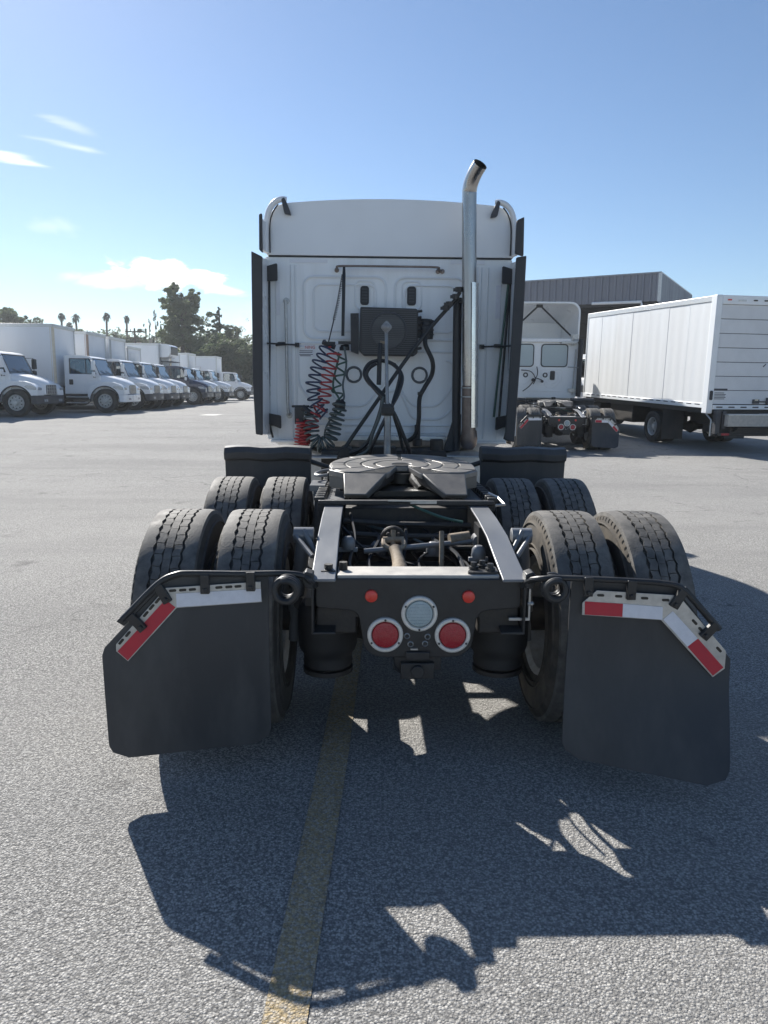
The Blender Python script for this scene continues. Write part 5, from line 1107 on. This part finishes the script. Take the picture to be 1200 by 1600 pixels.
    def latch(m):
        m.box(X1 - .07, X1 - .02, -.10, .06, Z0 + .12, Z0 + .22); m.box(X1 - .06, X1 - .03, -.42, -.10, Z0 + .15, Z0 + .18); m.cyl((X1 - .05, -.32, Z0 + .1), (X1 - .05, -.32, Z0 + .26), .03, 8); m.box(X1 - .06, X1 - .03, -.62, -.45, Z0 + .22, Z0 + .25); m.box(X1 - .06, X1 - .03, -.48, -.43, Z0 + .08, Z0 + .25)
    cpart('rlat', 'door_latch', 'darkbump', door, latch, .006)
    cpart('rlat2', 'latch_cover', 'cream', door, lambda m: m.box(X1 - .075, X1 - .07, -.06, .03, Z0 + .19, Z0 + .23))
    sl = cpart('rsill', 'rear_sill', 'white', T, lambda m: m.box(X1 - .07, X1 + .1, -HW + .13, HW - .13, Z0 - .02, Z0 + .085), .008)
    def dsh(m):
        for k in range(7): m.box(X1 - .075, X1 - .0705, -1.05 + k * .32, -1.05 + k * .32 + .16, Z0 + .02, Z0 + .05)
    cpart('rsd', 'sill_marks', 'decal_dk', sl, dsh)
    lg = sub('liftgate', T)
    for sd in (-1, 1):
        def post(m):
            m.box(X1 - .22, X1 - .08, *sorted((sd * .98, sd * 1.10)), .46, Z0 - .03); m.box(X1 - .24, X1 - .10, *sorted((sd * .86, sd * .95)), .60, Z0 - .05)
        cpart(('lgp', sd), 'lift_column', 'darkbump', lg, post, .01)
        cpart(('lgb', sd), 'step_bracket', 'steel', lg, lambda m: m.tube([(X1 + .1, sd * 1.2, Z0 - .1), (X1 - .14, sd * 1.18, .80), (X1 - .14, sd * 1.18, .42), (X1 - .14, sd * 1.0, .42), (X1 - .14, sd * 1.0, .74), (X1 - .14, sd * 1.18, .74)], .02, 6))
        cpart(('lga', sd), 'lift_arm', 'black', lg, lambda m: m.tube([(X1 + .3, sd * .6, .62), (X1 - .1, sd * .6, .50), (X1 - .35, sd * .6, .66)], .04, 8))
    cpart('lgpl', 'lift_platform', 'dust_sun_top', lg, lambda m: m.box(X1 - .42, X1 - .26, -.92, .92, .66, .92), .01)
    cpart('lgt', 'platform_edge', 'alu', lg, lambda m: m.box(X1 - .43, X1 - .22, -.93, .93, .92, .95), .006)
    cpart('lgu', 'under_frame', 'grime', lg, lambda m: m.box(X1 - .2, X1 + .9, -.7, .7, .44, .62).box(X1 - .25, X1 - .1, -1.05, 1.05, .42, .50), .01)
    cpart('lgl', 'rear_lamps', 'red', lg, lambda m: m.box(X1 - .255, X1 - .25, .75, .95, .44, .49).box(X1 - .255, X1 - .25, -.95, -.75, .44, .49))
    for ya in (.62, -1.22): cpart(('rflap', ya), 'mud_flap', 'rubber', T, lambda m: m.box(-7.62, -7.61, ya, ya + .6, .15, .95))
    for k_, q in enumerate(((-6.3, -3.9, -.35, .35, .45, .8), (-8.9, -7.7, -.5, .5, .6, .95), (-5.8, -4.4, .55, 1.1, .45, .95))): cpart(('rgear', k_), ('driveline', 'lift_pump', 'side_tank')[k_], 'grime', T, lambda m: m.box(*q), .03)
right_truck()

# ------------------------------------------------------------------ metal canopy building behind the right trucks
def building():
    T = thing('metal_warehouse', 'grey-violet corrugated metal warehouse with deep dark open front behind the white box truck', 'building', (17.1, 45.0, gz(45)), (0, 0, R(-31.6)))
    Lx, Dy, H, F = 24.0, 12.0, 8.0, 1.6   # front runs to -x, side runs to +y
    MT['corr'] = mat('violet_grey_metal_sheet', (.21, .215, .245), .45, .2, (.27, .275, .30), 1.5, .6, stretch=(1, 1, .2))
    MT['corr2'] = mat('grey_metal_sheet', (.33, .35, .38), .45, .2, (.21, .22, .25), 1.5, .6, stretch=(1, 1, .2))
    def corr(mb, n, P0, P1, z0, z1, nrm, d=.11):
        P0, P1 = Vector(P0), Vector(P1); q = []
        for k in range(n):
            for (t, o) in ((0, 0), (.55, 0), (.68, 1), (.87, 1)):
                p = P0.lerp(P1, (k + t) / n) + Vector(nrm) * (d * o); q.append(p)
        q.append(P1); vs = []
        for p in q: vs += [(p.x, p.y, z0), (p.x, p.y, z1)]
        mb.add(vs, [(2 * i, 2 * i + 2, 2 * i + 3, 2 * i + 1) for i in range(len(q) - 1)])
    mb = MB(); corr(mb, 58, (-Lx, 0), (0, 0), H - F, H, (0, -1)); fa = part(mb, 'front_fascia', 'corr', T, smooth=0)
    mb = MB(); corr(mb, 36, (0, 0), (0, Dy), H - F - 1.2, H, (1, 0), .12); part(mb, 'side_cladding', 'corr2', T, smooth=0)
    mb = MB(); mb.box(-Lx, .05, .05, Dy, H - .12, H - .04); part(mb, 'roof', 'corr2', T)
    mb = MB(); mb.box(-Lx, .09, -.1, .02, H - .01, H + .07); part(mb, 'front_flashing', 'corr2', fa)
    mb = MB(); mb.box(.0, .10, -.1, Dy, H - .005, H + .07); part(mb, 'side_flashing', 'trim', fa)
    mb = MB(); mb.box(-.06, .12, -.1, .04, H - F - .02, H - .01); part(mb, 'corner_flashing', 'trim', fa)
    mb = MB(); mb.box(-Lx, 0, Dy - .2, Dy - .05, 0, H - .1); part(mb, 'back_wall', 'darkbump', T)
    mb = MB(); mb.box(-Lx, -Lx + .2, 0, Dy, 0, H - .1); mb.box(-.2, -.05, .3, Dy, 0, H - F - 1.0); part(mb, 'end_wall', 'corr2', T)
    for k in range(3):
        x = -.5 - k * 11.4; mb = MB(); mb.box(x - .15, x + .15, .3, .6, 0, H - F + .1); part(mb, 'column', 'darkbump', T, .02)
    mb = MB(); mb.box(-Lx, 0, .3, .55, H - F - .15, H - F + .15); part(mb, 'front_beam', 'darkbump', T)
    for k in range(10):
        mb = MB(); mb.box(-Lx, 0, .9 + k * .85, 1.02 + k * .85, H - F + .35, H - F + .55); part(mb, 'purlin', 'black', T)
    mb = MB(); mb.tube([(-3.9, -.12, H - F + .02), (-.95, -.12, H - F - .02), (-.9, -.12, H - F - .25), (-.9, -.12, 0.1)], .09, 8); part(mb, 'downpipe', 'white_clean', T)
    mb = MB(); mb.box(-12.4, -3.5, 2.0, 2.2, H - F - 1.1, H - F - 1.0); mb.box(-12.4, -3.5, 2.0, 2.1, H - F - 1.9, H - F - 1.85); part(mb, 'sprinkler_pipe', 'grime', T)
building()
# ------------------------------------------------------------------ vegetation, houses and hill beyond the left row
def leaf_mat(name, a, b):
    M_ = bpy.data.materials.new(name); M_.use_nodes = True; nt = M_.node_tree; N = nt.nodes; L = nt.links; p = N['Principled BSDF']
    tc = N.new('ShaderNodeTexCoord'); n = N.new('ShaderNodeTexNoise'); n.inputs['Scale'].default_value = .9; n.inputs['Detail'].default_value = 5; L.new(tc.outputs['Object'], n.inputs['Vector'])
    mr = N.new('ShaderNodeMapRange'); L.new(n.outputs['Fac'], mr.inputs['Value']); mr.inputs['From Min'].default_value = .35; mr.inputs['From Max'].default_value = .65
    mx = N.new('ShaderNodeMixRGB'); L.new(mr.outputs[0], mx.inputs[0]); mx.inputs[1].default_value = (*a, 1); mx.inputs[2].default_value = (*b, 1); L.new(mx.outputs[0], p.inputs['Base Color'])
    p.inputs['Roughness'].default_value = .6
    t = N.new('ShaderNodeBsdfTranslucent'); L.new(mx.outputs[0], t.inputs[0]); ms = N.new('ShaderNodeMixShader'); ms.inputs[0].default_value = .5
    L.new(p.outputs[0], ms.inputs[1]); L.new(t.outputs[0], ms.inputs[2]); L.new(ms.outputs[0], N['Material Output'].inputs[0])
    return M_
MT['leaf'] = leaf_mat('broad_leaves', (.085, .115, .055), (.16, .19, .09))
MT['leaf_dk'] = leaf_mat('dark_leaves', (.065, .09, .048), (.12, .145, .075))
MT['leaf_lt'] = leaf_mat('pale_leaves', (.09, .11, .05), (.15, .16, .08))
MT['leaf_con'] = leaf_mat('conifer_needles', (.04, .06, .04), (.07, .095, .055))
MT['bark'] = mat('tree_bark', (.10, .075, .055), .9, 0, (.06, .05, .04), 6, .8, .4, 12)
MT['earth'] = mat('dry_hillside', (.16, .14, .09), .95, 0, (.08, .09, .045), .15, .9, .3, .6)
MT['tile'] = mat('brown_roof_tiles', (.20, .13, .10), .8, 0, (.26, .18, .14), 3, .7)
MT['stucco'] = mat('beige_stucco', (.48, .42, .34), .9, 0, (.40, .35, .29), 2, .5)

def leaves(mb, c, rad, n, size, rng, shell=.55):
    for _ in range(n):
        while True:
            d = Vector((rng.uniform(-1, 1), rng.uniform(-1, 1), rng.uniform(-1, 1)))
            if .05 < d.length < 1: break
        d = d.normalized() * (d.length ** shell)
        p = Vector((c[0] + d.x * rad[0], c[1] + d.y * rad[1], c[2] + d.z * rad[2])); s_ = size * rng.uniform(.6, 1.4)
        a = Vector((rng.gauss(0, 1), rng.gauss(0, 1), rng.gauss(0, 1))).normalized(); b = a.orthogonal().normalized() * s_; a = a * s_ * .6
        mb.add([p - b, p + a * .7, p + b, p - a * .7], [(0, 1, 2, 3)])
def tree(label, x, y, h, clumps, lm='leaf', trunk_r=.28, size=.28, group=None, name='tree', dens=1.0, seed=1, branch=True):
    rng = random.Random(seed); T = thing(name, label, 'tree', (x, y, gz(y) - .05), (0, 0, 0), group)
    mb = MB(); top = max(c[2] for c in clumps)
    mb.tube(smooth_path([(0, 0, 0), (rng.uniform(-.15, .15), 0, top * .35), (rng.uniform(-.2, .2), 0, top * .7), (0, 0, top)], 4), [trunk_r * (1 - .75 * k / 12) for k in range(13)], 8)
    if branch:
        for c in clumps: b0 = Vector((0, 0, max(.8, c[2] - .8 * abs(c[0]) - .9))); mb.tube([tuple(b0), tuple(b0.lerp(Vector(c[:3]), .55) + Vector((0, 0, .25))), tuple(c[:3])], [trunk_r * .4, trunk_r * .25, trunk_r * .08], 6)
    part(mb, 'trunk', 'bark', T)
    mb = MB()
    for c in clumps:
        rx, ry, rz = c[3], c[3], c[4] if len(c) > 4 else c[3] * .8
        sub_n = max(5, int(c[3] * 13))
        for _ in range(sub_n):
            o = Vector((rng.gauss(0, .52) * rx, rng.gauss(0, .52) * ry, rng.gauss(0, .52) * rz)); k = rng.uniform(.14, .36)
            leaves(mb, (c[0] + o.x, c[1] + o.y, c[2] + o.z), (rx * k * 1.2, ry * k * 1.2, rz * k), int(34 * dens * c[3] + 8), size * .66, rng, .85)
    part(mb, 'crown', lm, T, smooth=0); return T
def at_px(px, zc): return (px - 572.5) / 1155 * zc - .217
# broad dark tree above the row and its neighbours
x = at_px(294, 92)
tree('tall broad evergreen tree with a leaning crown rising above the far trucks', x, 92, 13.5, [(0.0, 0, 5.0, 1.9440000000000002, 1.98), (-0.47, 0, 7.6, 2.1276, 1.8), (0.7, 0.3, 9.0, 2.0412, 1.71), (-0.16, 0, 11.0, 1.9440000000000002, 1.35), (1.26, 0, 11.0, 1.1556000000000002, 0.9), (-1.01, 0, 11.6, 0.9720000000000001, 0.81), (-1.13, 0, 8.0, 1.0584, 0.99), (1.46, 0, 8.6, 0.9, 0.81), (1.52, 0, 11.950000000000001, 0.9, 0.75), (-0.78, 0, 12.25, 0.9, 0.75), (-1.52, 0, 9.8, 0.9, 0.75), (1.09, 0.2, 6.2, 1.4148, 1.26)], 'leaf', .38, .26, None, 'tree', 1.6, 3)
for k, (px, zc, h, r, lm, lab) in enumerate((
        (255, 96, 5.2, 2.0, 'leaf', 'low bushy tree just left of the tall broad evergreen'),
        (322, 90, 6.2, 2.3, 'leaf', 'rounded green tree just right of the tall broad evergreen'),
        (336, 86, 5.6, 2.4, 'leaf', 'green shrubby tree in front of the pine, right of the evergreen'),
        (358, 84, 6.2, 2.6, 'leaf_dk', 'dense dark tree between the pine and the tractor cab'),
        (378, 83, 5.8, 2.6, 'leaf_dk', 'dense dark tree closest to the left side of the tractor cab'),
        (312, 82, 4.2, 2.0, 'leaf_dk', 'dark hedge-like tree behind the last white boxes'),
        (280, 84, 3.9, 1.9, 'leaf_dk', 'short dark bush behind the refrigeration unit'))):
    x = at_px(px, zc); rg = random.Random(40 + k); cl = [(0, 0, h * .55, r, h * .38), (r * .6, .2, h * .62, r * .7, h * .25), (-r * .6, .1, h * .60, r * .7, h * .25), (0, -.3, h * .85, r * .7, h * .2), (rg.uniform(-1, 1), 0, h * .95, r * .4, .7), (0, 0, h * .25, r * .95, h * .25)]
    tree(lab, x, zc, h, cl, lm, .2, .26, 'trees behind the far end of the left row', 'tree', 1.5, 60 + k)
x = at_px(350, 95)
tree('ragged pine with a pointed top left of the tractor cab', x, 95, 10.5, [(0, 0, 6.0, 2.4, 1.4), (.9, 0, 7.2, 1.7, .8), (-.6, 0, 8.2, 1.2, .7), (.1, 0, 9.0, .8, .6), (-.3, 0, 10.0, .5, .6), (1.9, 0, 7.9, .9, .6), (-1.6, 0, 7.4, .6, .4), (-.1, 0, 10.6, .25, .4)], 'leaf_con', .25, .22, None, 'pine_tree', 1.3, 11)
# bare-looking pale tree beside the cab
tree('pale twiggy tree right of the pine, against the cab edge', at_px(376, 93), 93, 9, [(0, 0, 6.8, 1.3, 1.3), (.6, 0, 8.2, .8, .8), (-.5, 0, 8.0, .7, .7)], 'leaf_lt', .15, .12, None, 'tree', .35, 12)
def cypress(label, px, zc, h, r, seed, grp='cypresses above the house roof'):
    tree(label, at_px(px, zc), zc, h, [(0, 0, h * (.15 + .14 * k), r * (1 - .85 * (k / 6.0) ** 1.6) + .08, h * .10) for k in range(7)], 'leaf_con', .12, .17, grp, 'cypress_tree', 2.0, seed, False)
cypress('slim dark cypress left of the tall broad evergreen, the leftmost and shortest', 238, 112, 9.6, .55, 21)
cypress('slim dark cypress left of the evergreen, second in the group', 245, 113, 10.3, .55, 22)
cypress('thick dark cypress beside the house roof, tallest of the group', 253, 112, 11.2, .85, 23)
cypress('slim dark cypress closest to the tall broad evergreen', 262, 111, 10.2, .5, 24)
cypress('broad dark conifer standing in front of the house by the reefer truck', 251, 100, 6.8, 1.5, 25, None)
# palms
def palm(label, px, zc, ztop, seed, r=1.5):
    rng = random.Random(seed); x = at_px(px, zc); h = ztop - gz(zc); T = thing('palm_tree', label, 'tree', (x, zc, gz(zc)), (0, 0, 0), 'palms on the skyline')
    mb = MB(); mb.tube(smooth_path([(0, 0, 0), (rng.uniform(-.2, .2), 0, h * .5), (0, 0, h - r * .5)], 5), .2, 7); part(mb, 'trunk', 'bark', T)
    mb = MB(); c = Vector((0, 0, h - r * .5))
    for k in range(70):
        el = rng.uniform(-1.1, 1.4); a = rng.uniform(0, 6.28); d = Vector((math.cos(a) * math.cos(el), math.sin(a) * math.cos(el), math.sin(el))); sd = d.cross(Vector((0, 0, 1))).normalized() * .12; L_ = r * rng.uniform(.8, 1.1)
        m1 = c + d * L_ * .55 + Vector((0, 0, .12)); e = c + d * L_ - Vector((0, 0, .35))
        mb.add([c - sd * .4, c + sd * .4, m1 + sd * 1.6, e, m1 - sd * 1.6], [(0, 1, 2, 4), (4, 2, 3)])
    part(mb, 'fronds', 'leaf_con', T, smooth=0)
palm('fan palm on the skyline above the first box, leftmost palm', 114, 150, 15.4, 1, .95)
palm('shaggy palm on the skyline, second from the left', 135, 148, 15.0, 2, 1.1)
palm('short palm in front of the second skyline palm', 125, 140, 12.8, 5, .9)
palm('round-headed palm standing alone above the third box', 181, 150, 15.5, 3, 1.05)
palm('small round palm on the skyline left of the cypresses', 211, 152, 15.2, 4, .85)
# skyline trees over the first box
for k, (px, zc, h, r, lm, lab) in enumerate((
        (38, 120, 12.9, 3.0, 'leaf', 'large rounded tree on the skyline above the first box truck'),
        (20, 122, 9.8, 1.8, 'leaf_dk', 'dark tree at the left of the large rounded skyline tree'),
        (2, 124, 9.0, 1.8, 'leaf_dk', 'dark tree on the skyline at the left edge'),
        (60, 123, 11.6, 1.5, 'leaf_con', 'narrow conifer right of the large rounded skyline tree'),
        (74, 128, 11.0, 2.8, 'leaf_dk', 'mid-height skyline tree right of the narrow conifer'),
        (92, 128, 10.8, 2.6, 'leaf_dk', 'bushy skyline tree left of the leftmost palm'),
        (155, 130, 9.8, 2.4, 'leaf', 'low tree between the shaggy palm and the lone palm'),
        (198, 130, 9.6, 2.2, 'leaf_dk', 'low tree below the small round palm'),
        (225, 128, 9.4, 2.0, 'leaf_dk', 'low tree between the small palm and the cypresses'),
        (178, 104, 6.7, 2.1, 'leaf_lt', 'pale green round bush above the third box'))):
    rg = random.Random(90 + k); cl = [(0, 0, h * .78, r, h * .2), (r * .5, 0, h * .70, r * .7, h * .16), (-r * .5, 0, h * .70, r * .7, h * .16), (rg.uniform(-.5, .5), 0, h * .9, r * .55, h * .1), (0, 0, h * .5, r, h * .25)]
    tree(lab, at_px(px, zc), zc, h, cl, lm, .25, .34, 'trees on the skyline', 'tree', 1.2, 120 + k)
# hill
def hill():
    vs = []; nx, ny = 40, 8; rng = random.Random(5)
    for j in range(ny):
        for i in range(nx):
            x = -190 + i * 5.2; y = 132 + j * 14; t = j / (ny - 1); z = .3 + 12.2 * math.sin(min(1, t * 1.5) * math.pi / 2) * (1 - .25 * max(0, (x + 20) / 30)) + rng.uniform(-.4, .4); vs.append((x, y, z if j else .3))
    mb = MB(); mb.add(vs, [(j * nx + i, j * nx + i + 1, (j + 1) * nx + i + 1, (j + 1) * nx + i) for j in range(ny - 1) for i in range(nx - 1)]); o = link('hill', mb.mesh('hill', smooth=70), 'earth'); o['kind'] = 'structure'
    mb = MB(); rng = random.Random(6)
    for _ in range(230):
        x = rng.uniform(-125, -25); y = rng.uniform(136, 195); t = (y - 132) / 98; z = 12.2 * math.sin(min(1, t * 1.5) * math.pi / 2); r = rng.uniform(1.2, 2.8); leaves(mb, (x, y, z + r * .5), (r * 1.3, r * 1.3, r), 70, .45, rng)
    o = link('hillside_scrub', mb.mesh('hillside_scrub', smooth=0), 'leaf_dk'); o['kind'] = 'stuff'; o['label'] = 'dark scrub and trees covering the hillside behind the trucks'
hill()
def house(label, px, zc, w, d, hw, hr, rz, seed):
    T = thing('house', label, 'building', (at_px(px, zc), zc, gz(zc)), (0, 0, R(rz)), 'houses behind the left row')
    mb = MB(); mb.box(-w / 2, w / 2, -d / 2, d / 2, 0, hw); part(mb, 'wall', 'stucco', T)
    mb = MB(); e = .6; mb.add([(-w / 2 - e, -d / 2 - e, hw), (w / 2 + e, -d / 2 - e, hw), (w / 2 + e, d / 2 + e, hw), (-w / 2 - e, d / 2 + e, hw), (-w / 2 + d * .4, 0, hw + hr), (w / 2 - d * .4, 0, hw + hr)], [(0, 1, 5, 4), (1, 2, 5), (2, 3, 4, 5), (3, 0, 4), (0, 3, 2, 1)]); rf = part(mb, 'roof', 'tile', T, smooth=0)
    mb = MB(); mb.box(w * .2, w * .2 + .6, -.3, .3, hw + hr * .5, hw + hr + .6); part(mb, 'chimney', 'stucco', rf)
    for k in (-1, 0, 1): mb = MB(); mb.box(k * w * .28 - .6, k * w * .28 + .6, -d / 2 - .04, -d / 2, hw * .35, hw * .75); part(mb, 'window', 'plastic', T)
house('house with broad brown roof showing over the box truck roofs', 196, 108, 13, 9, 4.6, 2.1, 8, 1)
house('house with brown roof half hidden behind the dark conifer', 226, 104, 9, 8, 4.4, 2.4, -12, 2)
def pole(label, px, zc, ztop):
    T = thing('utility_pole', label, 'pole', (at_px(px, zc), zc, gz(zc)), (0, 0, 0), 'utility poles'); h = ztop - gz(zc)
    mb = MB(); mb.tube([(0, 0, 0), (0, 0, h)], [.16, .11], 8); part(mb, 'mast', 'bark', T)
    mb = MB(); mb.box(-1.2, 1.2, -.07, .07, h - .5, h - .35); mb.box(-.9, .9, -.07, .07, h - 1.3, h - 1.15); part(mb, 'crossarms', 'bark', T)
    mb = MB()
    for x in (-1.1, -.5, .5, 1.1): mb.cyl((x, 0, h - .35), (x, 0, h - .12), .05, 6)
    part(mb, 'insulators', 'darkbump', T)
pole('wooden utility pole with two crossarms at the left edge skyline', 7, 118, 14.0)
pole('utility pole behind the house beside the dark conifer', 222, 98, 8.9)

# ------------------------------------------------------------------ thin haze over the lot, added partly to stand in for lens flare
def haze():
    mb = MB(); mb.box(-490, 490, -150, 650, -1.0, 18.0)
    M_ = bpy.data.materials.new('thin_haze'); M_.use_nodes = True; nt = M_.node_tree; nt.nodes.clear()
    o = nt.nodes.new('ShaderNodeOutputMaterial'); v = nt.nodes.new('ShaderNodeVolumePrincipled')
    v.inputs['Color'].default_value = (.90, .95, 1.0, 1); v.inputs['Density'].default_value = .0006; v.inputs['Anisotropy'].default_value = .35
    nt.links.new(v.outputs[0], o.inputs['Volume'])
    h = link('haze', mb.mesh('haze', smooth=0), M_); h['kind'] = 'stuff'; h['label'] = 'thin pale haze over the whole lot, added partly as lens flare'
haze()
